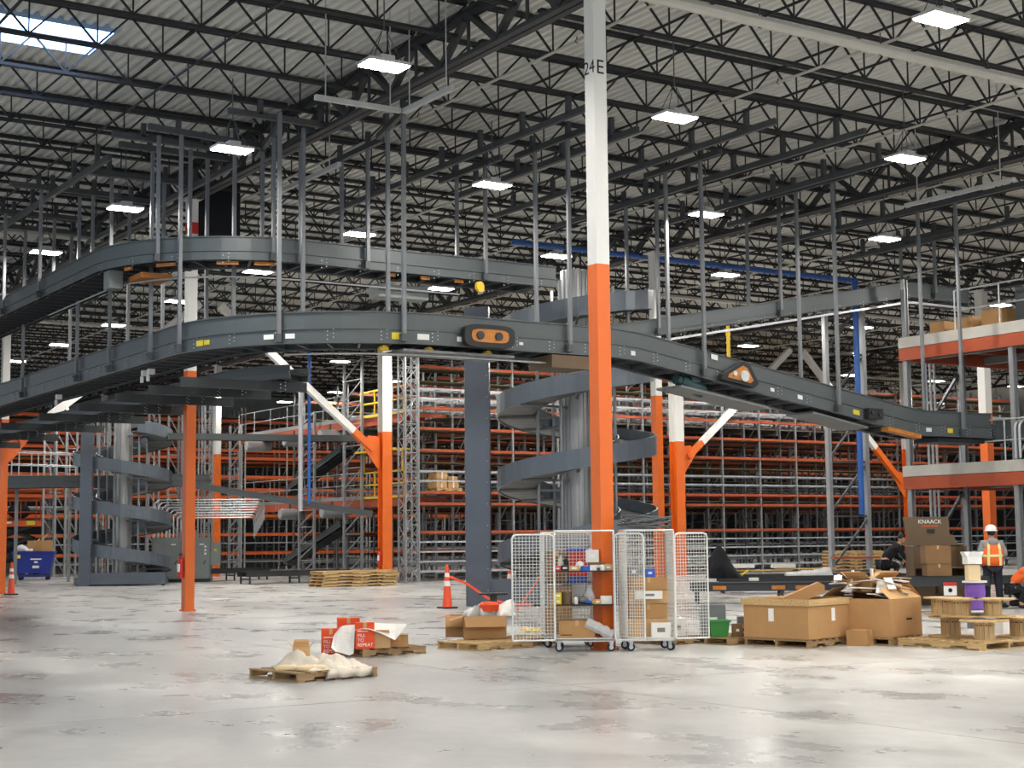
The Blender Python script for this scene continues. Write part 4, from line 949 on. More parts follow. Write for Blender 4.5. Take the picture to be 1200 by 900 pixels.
T2 = Vector((fl(764, 763).x, fl(764, 763).y, 0)); a2 = SA+R(6); T2 = T2+rot((0, .32, 0), a2)
trolley(T2, a2, .74, .62, 1.82, 'white wire cage trolley full of cartons, grey cable coil on top', (), ((.39, -.31+.02, R(12), .54),), True)
T3 = T1+rot((-.22, 1.0, 0), SA); trolley(T3, SA+R(3), .8, .62, 1.8, 'white wire cage trolley standing behind the one with black shelves', (1.0,))
def item1(lx, ly, z, w, d, h, m, name, label, cat, kind='box', rz=0):
    q = place(T1, a1, (lx, ly, z)); o = None
    if kind == 'box': o = MB().box((0, 0, h/2), (w, d, h)).build(name, M[m], loc=q); MB().box((0, -d/2-.001, h*.5), (w*.5, .002, h*.35)).build('label_patch', M['sticker'], o) if h > .05 else None
    elif kind == 'roll': o = MB().tube((0, 0, 0), (0, 0, h), w/2, 18).build(name, M[m], loc=q); MB().tube((0, 0, h), (0, 0, h+.002), w*.28, 14).build('core', M['cardl'], o)
    elif kind == 'bottle': o = MB().lathe((0, 0, 0), [(w/2*.95, 0), (w/2, .02), (w/2, h*.65), (w*.2, h*.82), (w*.2, h*.93)], 14).build(name, M[m], loc=q); MB().tube((0, 0, h*.9), (0, 0, h), w*.24, 12).build('cap', M['black'], o)
    elif kind == 'bag':
        o = MB().lathe((0, 0, 0), [(w*.42, 0), (w*.5, h*.12), (w*.46, h*.4), (w*.26, h*.72), (w*.12, h*.9), (w*.2, h)], 9).build(name, M[m], loc=q); o.scale = (1, .7, 1)
    elif kind == 'heap': o = MB().ball((0, 0, h*.45), w/2, 10, 7, (1, .7, h/w)).build(name, M[m], loc=q)
    o.rotation_euler.z = a1+rz; return tag(o, label, cat)
U = 1.22; LZ = .712
for a in [(-.40, -.2, U, .09, .1, .07, 'red', 'tool_pouch', 'small red pouch at the far left of the upper black shelf', 'pouch'),
          (-.29, -.15, U, .13, .12, .08, 'mdf', 'dark_box', 'dark box beside the red pouch on the upper shelf', 'box'),
          (-.36, .1, U, .1, .1, .24, 'poly', 'clear_bag', 'clear bag standing at the left back of the upper shelf', 'bag', 'bag'),
          (-.27, .02, U+.082, .08, .08, .13, 'black', 'spray_bottle', 'black bottle on the dark box on the upper shelf', 'bottle', 'bottle'),
          (-.15, -.2, U, .16, .12, .075, 'cardl', 'carton', 'small tan carton in the middle of the upper shelf', 'box'),
          (.02, -.2, U, .14, .14, .065, 'bluep', 'tape_roll', 'roll of blue tape on the upper shelf', 'tape roll', 'roll'),
          (-.06, .0, U, .14, .14, .15, 'sticker', 'pale_bag', 'pale blue-white bag behind the tape roll', 'bag', 'heap'),
          (.14, -.2, U, .1, .1, .08, 'sticker', 'white_carton', 'little white carton right of the tape roll', 'box'),
          (.2, .04, U, .27, .22, .12, 'cardd', 'carton', 'long brown carton under the big white box', 'box'),
          (.13, .02, U+.121, .2, .2, .19, 'paper', 'white_box', 'big square white box on top of the upper shelf stack', 'box'),
          (.28, -.2, U, .07, .07, .1, 'sticker', 'white_bottle', 'white bottle near the right end of the upper shelf', 'bottle', 'bottle'),
          (.37, -.1, U, .12, .2, .09, 'cardl', 'carton', 'tan carton at the right end of the upper shelf', 'box'),
          (-.40, -.15, LZ, .1, .12, .085, 'ysticker', 'yellow_carton', 'yellow and white carton, lower of two on the lower shelf', 'box'),
          (-.40, -.15, LZ+.087, .1, .12, .085, 'ysticker', 'yellow_carton', 'yellow and white carton, upper of two on the lower shelf', 'box'),
          (-.27, -.12, LZ, .16, .16, .18, 'brown', 'brown_tub', 'brown tub topped with white cloth on the lower shelf', 'tub', 'roll'),
          (-.13, -.2, LZ, .06, .06, .13, 'sticker', 'white_bottle', 'small white bottle beside the brown tub', 'bottle', 'bottle'),
          (-.03, -.05, LZ, .18, .16, .12, 'hang', 'grey_wrap', 'crumpled grey wrap in the middle of the lower shelf', 'wrap', 'heap'),
          (.06, -.2, LZ, .12, .1, .06, 'bluep', 'blue_glove', 'blue glove bundle on the lower shelf', 'glove', 'heap'),
          (.14, -.2, LZ, .07, .1, .05, 'yellow', 'yellow_glove', 'yellow glove next to the blue one', 'glove', 'heap'),
          (.08, .05, LZ, .18, .18, .28, 'poly', 'clear_bag', 'tall clear bag knotted at the top on the lower shelf', 'bag', 'bag'),
          (.2, -.18, LZ, .1, .12, .07, 'cardl', 'wood_block', 'pale block on the lower shelf beside the torn white box', 'block'),
          (.33, -.12, LZ, .17, .2, .12, 'paper', 'torn_box', 'torn white box at the right end of the lower shelf', 'box')]: item1(*a)
t = carton(place(T1, a1, (-.12, -.05, .2)), (.54, .34, .27), a1, 'wide brown carton on the deck of the shelved cage trolley', 'card'); MB().box((-.16, -.171, .05), (.17, .002, .016)).build('printed_line', M['ink'], t)
mb = MB(); q = place(T1, a1, (.0, 0, 0)); o = MB()
for k in range(7):
    f0, f1 = k/7, (k+1)/7; A0 = Vector((.02+.4*f0, -.2, .44-.2*f0)); A1 = Vector((.02+.4*f1, -.2, .44-.2*f1)); o.tube(A0, A1, .085+.02*math.sin(3*k), 9, .085+.02*math.sin(3*k+3))
o = o.build('plastic_sack', M['poly'], loc=q); o.rotation_euler.z = a1; tag(o, 'long clear plastic sack leaning on the wide brown carton', 'sack')
for k, (lx, z, w, h, m, lb) in enumerate(((-.02, .2, .6, .28, 'cardl', 'bottom carton in the full cage trolley'), (-.01, .482, .58, .22, 'card', 'second carton up in the full cage trolley'), (.0, .704, .6, .2, 'cardl', 'third carton up in the full cage trolley'), (.01, .906, .56, .2, 'card', 'top carton in the full cage trolley'))):
    carton(place(T2, a2, (lx, .06, z)), (w, .4, h), a2, lb, m)
for k, (lx, ly, z, w, d, h, m, nm, lb) in enumerate(((.16, -.22, .2, .3, .08, .22, 'paper', 'white_board', 'white flat panel leaning at the bottom of the full cage trolley'), (-.02, -.23, .78, .42, .08, .12, 'paper', 'white_tray', 'white tray wedged across the full cage trolley'), (.05, .06, 1.108, .15, .2, .12, 'bluep', 'blue_box', 'blue and white box on top of the cartons in the full cage trolley'), (-.2, .06, 1.108, .14, .16, .16, 'hang', 'grey_tin', 'grey tin on top of the cartons in the full cage trolley'))):
    q = place(T2, a2, (lx, ly, z)); o = MB().box((0, 0, h/2), (w, d, h)).build(nm, M[m], loc=q); o.rotation_euler.z = a2; tag(o, lb, 'box' if 'box' in nm else nm.split('_')[1]); MB().box((0, -d/2-.001, h/2), (w*.4, .002, h*.3)).build('label_patch', M['sticker'] if m != 'paper' else M['grey'], o)
mb = MB(); rnd = random.Random(4)
for k in range(9):
    r_ = .2+.018*k; z = .02+.018*(k % 5); pts = [Vector((r_*1.25*math.cos(2*PI*i/18), r_*.8*math.sin(2*PI*i/18), z+.06*math.sin(2*PI*i/18+k)+.06)) for i in range(19)]
    mb.pipe(pts, .013, 5)
o = mb.build('cable_coil', M['cable'], loc=place(T2, a2, (0, .02, 1.835))); o.rotation_euler.z = a2; tag(o, 'coil of grey cable lying on top of the full cage trolley', 'cable')
for k, (lx, z, w, h, m, lb) in enumerate(((-.15, .2, .4, .4, 'card', 'carton low in the trolley behind the shelved one'), (-.12, .6, .36, .36, 'cardl', 'upper carton low in the trolley behind the shelved one'), (-.18, 1.012, .3, .5, 'cardd', 'tall tan carton on the shelf of the trolley behind'))):
    carton(place(T3, SA, (lx, .0, z)), (w, .36, h), SA+R(3), lb, m)
t = thing('stacking_tote', 'red tote with blue rim on the shelf of the trolley behind', 'tote', place(T3, SA, (.16, 0, 1.012)), SA+R(3)); MB().box((0, 0, .3), (.3, .34, .4)).build('tub', M['red'], t); MB().box((0, 0, .52), (.32, .36, .05)).build('rim', M['bluep'], t); MB().box((0, 0, .05), (.3, .34, .1)).build('base_crate', M['bluep'], t)
# --- pallet of green crate and dark parts
pD = Vector((2.45, -.05, 0)); pallet(pD, R(8), 'pallet with the green crate and dark boxes beside the big wood-rimmed carton', 'woodd', 1.1, 1.0)
pallet(pD+Vector((-.75, .55, 0)), R(4), 'pallet hidden behind the open door of the full trolley', 'woodd', .9, .9)
t = thing('plastic_crate', 'green plastic crate with folded-in flaps on the parts pallet', 'crate', place(pD, 0, (-.28, -.1, .117)), SA)
MB().prism([(-.13, -.13, 0), (.13, -.13, 0), (.16, -.16, .24), (-.16, -.16, .24)], (0, .27, 0)).build('tub', M['green'], t); MB().box((0, -.02, .25), (.36, .36, .03)).build('rim', M['green'], t)
for x, y, z, w, h, m, lb in ((-.25, .1, .117, .4, .5, 'grey', 'grey box standing behind the green crate'), (.12, -.18, .117, .12, .3, 'grey', 'upright grey slab beside the green crate'), (.3, -.1, .117, .2, .32, 'sticker', 'white upright box against the wood-rimmed carton'), (.02, -.34, .117, .25, .13, 'conv', 'low grey metal part at the front of the parts pallet'), (.27, -.36, .117, .16, .14, 'black', 'black box at the front corner of the parts pallet'), (-.12, -.3, .117, .16, .2, 'cardd', 'small brown carton in front of the green crate')):
    o = MB().box((0, 0, h/2), (w, .12 if w < .2 else .2, h)).build('parts_box', M[m], loc=place(pD, R(8), (x, y, z))); o.rotation_euler.z = SA; tag(o, lb, 'box'); MB().box((0, -.11 if w >= .2 else -.07, h/2), (w*.3, .02, h*.2)).build('label_patch', M['sticker'], o)
for x, lb in ((-.9, 'white box low behind the open door of the full trolley'), (-.62, 'second white box low behind the open door of the full trolley')):
    o = MB().box((0, 0, .14), (.26, .3, .28)).build('white_box', M['paper'], loc=place(pD, 0, (x, .55, .117))); o.rotation_euler.z = SA; tag(o, lb, 'box'); MB().box((0, -.152, .14), (.1, .004, .08)).build('label_patch', M['grey'], o)
# --- big cartons (gaylords)
def gaylord(c, rz, w, d, h, label, plabel, collar, m='card'):
    pallet(c, rz, plabel, 'woodd', w*1.0, d*1.0); t = thing('bulk_carton', label, 'box', Vector(c)+Vector((0, 0, .117)), rz); e = .015
    mb = MB().box((0, 0, e/2), (w, d, e))
    for s in (-1, 1): mb.box((s*(w/2-e/2), 0, h/2), (e, d, h)); mb.box((0, s*(d/2-e/2), h/2), (w-2*e, e, h))
    mb.build('body', M[m], t)
    if collar:
        for s in (-1, 1): MB().box((s*(w/2+.012), 0, h-.03), (.025, d+.07, .1)).build('wood_collar', M['wood'], t); MB().box((0, s*(d/2+.012), h-.03), (w, .025, .1)).build('wood_collar', M['wood'], t)
        for x, y, a in ((-w/2-.002, .08, -90), (.1, -d/2-.002, 0)): o = MB().box((0, 0, 0), (.1, .003, .2)).build('shipping_label', M['sticker'], t); o.location = (x, y, h*.62); o.rotation_euler.z = R(a)
    else:
        for s, a in ((-1, 40), (1, -10)):
            MB().prism([(-w/2, s*d/2, h), (w/2, s*d/2, h), (w/2-.05, s*(d/2-.22), h+.2), (-w/2+.05, s*(d/2-.2), h+.16)], (0, .008, 0)).build('torn_flap', M['cardl'], t)
        MB().prism([(w/2, -d/2, h), (w/2, d/2, h), (w/2-.2, d/2-.1, h+.2), (w/2-.25, -d/2+.1, h+.25)], (.008, 0, 0)).build('torn_flap', M['card'], t)
        MB().box((.1, -d/2-.002, h*.45), (.2, .003, .03)).build('printed_mark', M['ink'], t)
    return t
fc = fl(939, 760); aG = R(13); cG = Vector((fc.x, fc.y, 0))+rot((.6, .6, 0), aG)+rot((.12, 0, 0), SA)
gaylord(cG, aG, 1.2, 1.2, .6, 'big brown carton with a pine collar round its rim', 'pallet under the big carton with the pine collar', True)
o = MB().prism([(-.35, 0, .0), (.25, 0, .25), (.34, 0, .2), (.34, 0, .1), (-.2, 0, -.14)], (0, .2, 0)).build('carton_offcut', M['card'], loc=cG+Vector((.25, .1, .72))); o.rotation_euler.z = SA; tag(o, 'brown carton offcut sticking out of the pine-rimmed carton', 'offcut')
fc2 = fl(1046, 757); aG2 = R(17); cG2 = Vector((fc2.x, fc2.y, 0))+rot((.55, .62, 0), aG2)
gaylord(cG2, aG2, 1.1, 1.2, .6, 'big open brown carton overflowing with packing scraps', 'pallet under the overflowing brown carton', False)
rnd = random.Random(12)
for k in range(40):
    u, v = rnd.uniform(-.48, .45), rnd.uniform(-.5, .5); L = rnd.uniform(.25, .6); a = rnd.uniform(0, PI); el = rnd.uniform(-.1, .5)
    c = place(cG2, aG2, (u, v, .74+rnd.uniform(0, .3))); d_ = Vector((math.cos(a)*math.cos(el), math.sin(a)*math.cos(el), math.sin(el)))*L/2
    o = MB().bar(-d_, d_, rnd.uniform(.04, .2), .015).build('packing_scrap', M[['paper', 'cardl', 'paper', 'paper', 'card'][k % 5]], loc=c); tag(o, 'strip of packing scrap heaped in the overflowing carton', 'scrap', 'packing scraps in the overflowing carton')
carton(fl(1011, 757)+Vector((.12, .14, 0)), (.36, .34, .24), aG2+R(4), 'small closed carton on the floor between the two big cartons', 'card')
carton(place(cG2, aG2, (.2, .1, .8)), (.6, .45, .2), R(10), 'open carton tossed on top of the packing scraps', 'card', 35)
for k, (dx, dz, L) in enumerate(((-.3, .95, .4), (.05, 1.0, .34), (.48, .86, .3))):
    c = place(cG2, SA, (dx, .1, dz)); o = MB().bar((0, 0, -L/2), (rnd.uniform(-.1, .1), 0, L/2), .04, .03).build('foam_stick', M['paper'], loc=c); tag(o, 'white foam stick poking up from the overflowing carton', 'foam stick', 'foam sticks in the overflowing carton')
# --- pallet of empty cable reels
fcp = fl(1154, 763); aS = R(4); cS = Vector((fcp.x, fcp.y, 0))+rot((.6, .8, 0), aS); pallet(cS, aS+R(90), 'long pallet loaded with empty wooden cable reels', 'wood', 1.6, 1.2)
def reel(loc, fr, dr, h, label, m='woodl', core='woodl'):
    t = thing('cable_reel', label, 'reel', loc)
    MB().tube((0, 0, 0), (0, 0, .022), fr, 28).build('flange', M['wood'], t); MB().tube((0, 0, h-.022), (0, 0, h), fr, 28).build('flange', M['wood'], t)
    mb = MB()
    for k in range(14):
        a = 2*PI*k/14; mb.box((dr*math.cos(a), dr*math.sin(a), h/2), (.02, 2*dr*math.sin(PI/14)*.98, h-.044), a)
    mb.tube((0, 0, .02), (0, 0, h-.02), dr-.012, 14); mb.build('drum', M[core], t)
    MB().tube((0, 0, h*.72), (0, 0, h*.78), dr+.012, 20).build('strap', M['black'], t); return t
def sc(px, dd): q = at(px, 627, dd); return Vector((q.x, q.y, 0))
for px, dd, z, fr, dr, h, lb in ((1110, 24.3, .117, .34, .14, .31, 'reel in the bottom layer at the left rear of the pallet'), (1149, 23.25, .117, .36, .14, .31, 'reel in the bottom layer at the front corner of the pallet'), (1190, 24.0, .117, .36, .135, .31, 'reel in the bottom layer near the picture edge'),
                                 (1102, 24.45, .455, .3, .17, .27, 'widest drum in the upper layer of reels, rear left'), (1123, 23.75, .455, .33, .135, .28, 'reel in the upper layer just left of the purple wire'), (1160, 23.6, .455, .33, .125, .28, 'reel in the upper layer right of the purple wire')):
    q = sc(px, dd); reel((q.x, q.y, z), fr, dr, h, lb)
q = sc(1140, 25.6); t = thing('wire_reel', 'reel of purple wire standing among the empty wooden reels', 'reel', (q.x, q.y, .16)); MB().lathe((0, 0, .3), [(.14, 0), (.165, .03), (.16, .2), (.168, .3), (.162, .42), (.14, .45)], 20).build('purple_winding', M['purple'], t)
MB().tube((0, 0, .75), (0, 0, .78), .2, 24).build('flange', M['paper'], t); MB().tube((0, 0, .27), (0, 0, .3), .2, 24).build('flange', M['paper'], t); MB().tube((0, 0, 0), (0, 0, .27), .15, 16).build('pedestal', M['grey'], t)
q = sc(1138, 25.6); o = MB().box((0, 0, .13), (.2, .2, .26)).build('tan_box', M['foam'], loc=(q.x, q.y, .945)); o.rotation_euler.z = SA; tag(o, 'speckled tan box standing on the purple wire reel', 'box'); MB().box((0, 0, .262), (.22, .22, .006)).build('lid', M['cardd'], o)
t = carton((q.x, q.y, 1.215), (.26, .18, .12), SA+R(12), 'small open white-sided box topping the purple wire reel', 'sticker', 75)
o = MB().box((0, 0, .12), (.24, .24, .24)).build('white_carton', M['paper'], loc=(sc(1170, 25.0).x, sc(1170, 25.0).y, .117)); tag(o, 'white carton on the reel pallet behind the bottom reels', 'box'); MB().box((0, 0, .241), (.06, .24, .003)).build('packing_tape', M['cardl'], o)
# --- low belt conveyor beds behind the cartons
def bed(c, rz, L, w, z, label, amber=()):
    t = thing('conveyor_bed', label, 'conveyor', c, rz)
    for s in (-1, 1): MB().box((0, s*w/2, z-.1), (L, .05, .22)).box((0, s*(w/2+.03), z), (L, .05, .02)).build('side_rail', M['convd'], t)
    MB().box((0, 0, z-.02), (L, w-.06, .03)).build('belt', M['belt'], t)
    n = max(2, int(L/1.6))
    for k in range(n+1):
        x = -L/2+.15+(L-.3)*k/n; MB().box((x, -w/2, (z-.2)/2), (.06, .06, z-.2)).box((x, w/2, (z-.2)/2), (.06, .06, z-.2)).box((x, 0, z*.4), (.05, w, .05)).build('leg_frame', M['convd'], t)
    for x in amber: MB().box((x, -w/2-.03, z-.12), (.34, .02, .1)).build('amber_piece', M['amber'], t)
    return t
def scr(px, py): q = fl(px, py); return Vector((q.x, q.y, 0))
bed(scr(915, 706), SA-R(3), 4.6, .8, .52, 'dark conveyor bed on legs behind the wood-rimmed carton', (-1.6, -.1, .5)); bed(scr(950, 694), SA-R(3), 5.6, .8, .55, 'second dark conveyor bed, just behind the first')
bed(scr(1104, 712), SA-R(2), 2.0, .9, .72, 'dark conveyor bed in front of the brown gang box'); bed(scr(1178, 702), SA, 1.6, .8, .6, 'short dark conveyor bed behind the worker in the white hard hat')
bed(scr(270, 680), 0, 3.4, .9, .52, 'low dark conveyor bed at left in front of the electrical cabinet'); bed(scr(345, 683), 0, 4.6, .9, .5, 'low dark conveyor bed running up to the long pallet stack')
# stop sign plate on the front bed
o = MB().box((0, 0, 0), (.3, .01, .3)).build('sign_plate', M['sticker'], loc=scr(1107, 712)+rot((0, -.52, .45), SA)); o.rotation_euler.z = SA; MB().box((0, -.007, .11), (.3, .004, .08)).build('red_header', M['red'], o); MB().tube((0, -.006, -.03), (0, -.01, -.03), .05, 12).build('symbol', M['ink'], o); tag(o, 'white safety plate with red header on the bed before the gang box', 'sign')
# stuff on the beds
q = scr(846, 700); o = lump(16, 12, 1.0, .9, lambda u, v: .9*math.exp(-((u-.35)**2*6+(v-.5)**2*5)), 21, 'dark_tarp', 'dark', 'black tarp heaped on the conveyor bed beside the cage door', 'tarp', q+Vector((.3, .2, .53)), SA)
o = MB().tube((0, 0, 0), (.25, 0, .12), .03, 8).build('yellow_handle', M['yellow'], loc=q+rot((.55, -.1, .62), SA)); tag(o, 'yellow tool handle sticking from the black tarp', 'handle tool'); o.name = 'tool'
lump(18, 10, 1.3, .5, lambda u, v: .1+.14*u*u, 22, 'clear_wrap', 'poly', 'clear bubble wrap sheet lying on the conveyor beds', 'wrap', scr(948, 697)+Vector((0, 0, .56)), SA)
for k in range(6):
    c = scr(878+k*17, 690)+rot((0, .2*(k % 3), .57+.05*(k//3)), SA); o = MB().box((0, 0, .025), (1.1, .14, .05)).build('pine_plank', M['wood'], loc=c); o.rotation_euler.z = SA+R(rnd.uniform(-4, 4)); tag(o, 'pine plank lying on the rear conveyor bed', 'plank', 'pine planks on the conveyor bed')
for px, m, lb in ((870, 'paper', 'white boards stacked at the near end of the rear conveyor bed'), (918, 'paper', 'white paper roll on the planks of the conveyor bed')):
    o = MB().box((0, 0, .06), (.75, .3, .12)).build('white_boards', M[m], loc=scr(px, 690)+rot((0, -.1, .68), SA)); o.rotation_euler.z = SA+R(5); tag(o, lb, 'boards')
o = MB().box((0, 0, .04), (.24, .16, .08)).build('white_part', M['paper'], loc=scr(884, 704)+Vector((0, 0, .53))); o.rotation_euler.z = SA; tag(o, 'small white part lying on the front conveyor bed', 'part')
# stacks of pallets
def pstack(c, rz, n, w, d, word, m='wood', vary=0):
    order = ['bottom', 'second', 'third', 'fourth', 'fifth', 'sixth', 'seventh', 'eighth', 'ninth', 'top']
    for k in range(n):
        lb = ('topmost' if k == n-1 else 'lowest' if k == 0 else order[k]+' from the floor')+' pallet of '+word
        pallet(Vector(c)+Vector((rnd.uniform(-vary, vary), rnd.uniform(-vary, vary), .1165*k)), rz, lb, m, w, d)
q = scr(420, 687); pstack((q.x, q.y+.3, 0), 0, 5, 3.1, 1.1, 'the long stack before the wide orange column', 'wood', .1)
q = scr(1000, 685); pstack((q.x, q.y, 0), SA, 10, 1.9, 1.1, 'the tall stack behind the conveyor beds', 'wood', .02)
# --- gang box, cartons and workers
qg = scr(1120, 712)+rot((0, 1.5, 0), SA); t = thing('gang_box', 'brown steel gang box with its lid raised, orange logo on the lid', 'tool chest', qg, SA)
mb = MB(); W_, D_, H_ = 1.3, .75, 1.42
for s in (-1, 1): mb.box((s*(W_/2-.02), 0, H_/2), (.04, D_, H_))
mb.box((0, D_/2-.02, H_/2), (W_, .04, H_)); mb.box((0, 0, .06), (W_, D_, .08)); mb.box((0, -D_/2+.02, .35), (W_, .04, .6)); mb.box((0, 0, .9), (W_-.1, D_-.1, .03)); mb.build('chest', M['brown'], t)
mb = MB().prism([(-W_/2-.06, .3, H_+.02), (W_/2, .3, H_+.02), (W_/2-.14, .3, H_+.28), (-W_/2+.06, .3, H_+.28)], (0, .04, 0)); mb.prism([(-W_/2+.02, .3, H_+.28), (W_/2-.22, .3, H_+.28), (W_/2-.24, .3, H_+.72), (-W_/2-.06, .3, H_+.72)], (0, .05, 0)); l = mb.build('lid', M['brown'], t)
text('lettering', 'KNAACK', .14, M['whiteink'], l, (-.05, .296, H_+.6), (R(90), 0, 0)); MB().box((-.05, .297, H_+.5), (.4, .004, .03)).build('printed_line', M['boxor'], l)
MB().box((-.03, .29, H_+.37), (.18, .02, .1)).build('handle_recess', M['mdf'], l)
carton(scr(1101, 712)+rot((0, .1, .735), SA), (.58, .45, .28), SA, 'lower carton of the pair on the bed in front of the gang box', 'cardd'); carton(scr(1101, 712)+rot((-.02, .1, 1.018), SA), (.6, .45, .43), SA, 'upper carton of the pair on the bed in front of the gang box', 'cardd')
def skin_obj(name, joints, edges, m, parent, root=0, sub=1):
    me = bpy.data.meshes.new(name); me.from_pydata([j[0] for j in joints], edges, []); me.materials.append(m); o = bpy.data.objects.new(name, me); COL.objects.link(o); o.parent = parent
    md = o.modifiers.new('skin', 'SKIN'); md.use_smooth_shade = True
    for i, j in enumerate(joints):
        sv = me.skin_vertices[0].data[i]; sv.radius = (j[1], j[1] if len(j) < 3 else j[2]); sv.use_root = (i == root)
    ss = o.modifiers.new('sub', 'SUBSURF'); ss.levels = sub; ss.render_levels = sub+1; return o
def ringed(name, rings, m, parent, n=20):
    """loft of ellipses: (centre, rx, ry)"""
    vs = []; fs = []
    for c, rx, ry in rings:
        for i in range(n): a = 2*PI*i/n; vs.append((c[0]+rx*math.cos(a), c[1]+ry*math.sin(a), c[2]))
    for j in range(len(rings)-1):
        for i in range(n): fs.append((j*n+i, j*n+(i+1) % n, (j+1)*n+(i+1) % n, (j+1)*n+i))
    fs += [tuple(range(n-1, -1, -1)), tuple((len(rings)-1)*n+i for i in range(n))]
    return MB().add(vs, fs).build(name, m, parent, smooth=True)
def hand(o, wrist, dirv, palm, m, parent, side):
    d = Vector(dirv).normalized(); p = Vector(palm).normalized(); s = d.cross(p); w_ = Vector(wrist)
    J = [(tuple(w_), .03, .022), (tuple(w_+d*.06), .04, .018), (tuple(w_+d*.09), .042, .016)]; E_ = [(0, 1), (1, 2)]
    for k, (off, L) in enumerate(((-.032, .07), (-.011, .08), (.011, .075), (.032, .058))):
        b_ = len(J); q0 = w_+d*.1+s*off; q1 = q0+d*L*.5+p*.012; q2 = q1+d*L*.3+p*.03; J += [(tuple(q0), .0095), (tuple(q1), .009), (tuple(q2), .008)]; E_ += [(2, b_), (b_, b_+1), (b_+1, b_+2)]
    b_ = len(J); q0 = w_+d*.04+s*.045*side; q1 = q0+d*.035+s*.02*side+p*.015; q2 = q1+d*.03+p*.015; J += [(tuple(q0), .012), (tuple(q1), .01), (tuple(q2), .009)]; E_ += [(1, b_), (b_, b_+1), (b_+1, b_+2)]
    return skin_obj('hand', J, E_, m, parent, 1)
def head(t, c, yaw, hair='black', pitch=0):
    h = bpy.data.objects.new('head', MB().ball((0, 0, 0), .1, 18, 14, (.78, .98, 1.18)).ball((0, -.1, -.02), .018, 8, 6, (.8, 1.2, 1.5)).ball((-.08, .0, -.01), .03, 8, 6, (.3, .7, 1.1)).ball((.08, .0, -.01), .03, 8, 6, (.3, .7, 1.1)).ball((0, -.07, -.075), .045, 10, 8, (1, .8, .8)).mesh('head', M['skin'], smooth=True)); COL.objects.link(h); h.parent = t; h.location = c; h.rotation_euler = (pitch, 0, yaw)
    MB().ball((-.033, -.088, .012), .011, 8, 6).ball((.033, -.088, .012), .011, 8, 6).build('eyes', M['ink'], h); MB().box((0, -.093, -.06), (.045, .008, .008)).build('mouth', M['red'], h)
    MB().ball((0, .018, .028), .104, 18, 14, (.82, .95, 1.12)).build('hair', M['black'], h, smooth=True); return h
def worker_standing(loc, face, label):
    """local -y is the way the figure faces"""
    t = thing('person', label, 'person', loc, face)
    J = [((0, .0, .97), .15, .11), ((0, .01, 1.15), .14, .1), ((0, .02, 1.35), .17, .11), ((0, .01, 1.5), .07, .06), ((0, -.005, 1.6), .055, .055), ((-.2, .02, 1.43), .06), ((-.27, .04, 1.18), .048), ((-.2, -.2, 1.1), .036), ((.2, .02, 1.43), .06), ((.27, .04, 1.18), .048), ((.2, -.2, 1.1), .036), ((-.1, 0, .9), .1), ((-.12, -.01, .5), .07), ((-.13, .02, .1), .05), ((-.14, -.12, .05), .045, .035), ((.1, 0, .9), .1), ((.13, -.02, .5), .07), ((.15, .02, .1), .05), ((.16, -.12, .05), .045, .035)]
    E_ = [(0, 1), (1, 2), (2, 3), (3, 4), (2, 5), (5, 6), (6, 7), (2, 8), (8, 9), (9, 10), (0, 11), (11, 12), (12, 13), (13, 14), (0, 15), (15, 16), (16, 17), (17, 18)]
    skin_obj('body', J, E_, M['skin'], t)
    J2 = [((0, .0, .93), .19, .15), ((0, .01, 1.15), .185, .14), ((0, .02, 1.36), .2, .14), ((0, .02, 1.49), .11, .1), ((-.2, .02, 1.43), .085), ((-.28, .04, 1.17), .068), ((-.215, -.15, 1.115), .052), ((.2, .02, 1.43), .085), ((.28, .04, 1.17), .068), ((.215, -.15, 1.115), .052)]
    skin_obj('hoodie', J2, [(0, 1), (1, 2), (2, 3), (2, 4), (4, 5), (5, 6), (2, 7), (7, 8), (8, 9)], M['hoodie'], t)
    MB().ball((0, .1, 1.46), .12, 14, 10, (1.1, .75, .8)).build('hood', M['hoodie'], t, smooth=True)
    J3 = [((0, 0, .95), .17, .13), ((-.1, 0, .86), .115), ((-.125, -.01, .5), .09), ((-.135, .02, .1), .078), ((.1, 0, .86), .115), ((.135, -.02, .5), .09), ((.155, .02, .1), .078)]
    skin_obj('jeans', J3, [(0, 1), (1, 2), (2, 3), (0, 4), (4, 5), (5, 6)], M['jeans'], t)
    v = ringed('hi_vis_vest', [((0, .01, .93), .235, .175), ((0, .01, 1.1), .225, .17), ((0, .02, 1.28), .235, .165), ((0, .02, 1.42), .215, .14), ((0, .02, 1.49), .13, .09)], M['vest'], t)
    for z0, z1 in ((1.12, 1.18),): ringed('reflective_band', [((0, .01, z0), .232, .177), ((0, .012, z1), .234, .176)], M['lime'], v)
    for s in (-1, 1):
        MB().bar((s*.13, .165, .94), (s*.12, .172, 1.3), .055, .02, (0, 1, 0)).bar((s*.12, .172, 1.3), (s*.1, .115, 1.47), .055, .02, (0, 1, 0)).build('reflective_strap', M['lime'], v)
        MB().bar((s*.13, -.15, .94), (s*.12, -.14, 1.4), .055, .02, (0, 1, 0)).build('reflective_strap', M['lime'], v)
        MB().ball((s*.15, -.05, .06), .075, 12, 8, (.75, 1.9, .8)).build('boot', M['brown'], t, smooth=True); hand(None, (s*.21, -.18, 1.105), (-s*.3, -1, .1), (0, 0, -1), M['skin'], t, -s)
    h = head(t, (0, -.01, 1.66), 0)
    MB().lathe((0, 0, .045), [(.145, 0), (.15, .012), (.122, .02), (.12, .06), (.1, .11), (.05, .14), (.01, .148)], 22).build('hard_hat', M['hat'], h, smooth=False); MB().bar((0, .1, .08), (0, -.1, .19), .02, .01).build('hat_ridge', M['hat'], h)
    return t
FA = SA                                     # local +y points away from the camera
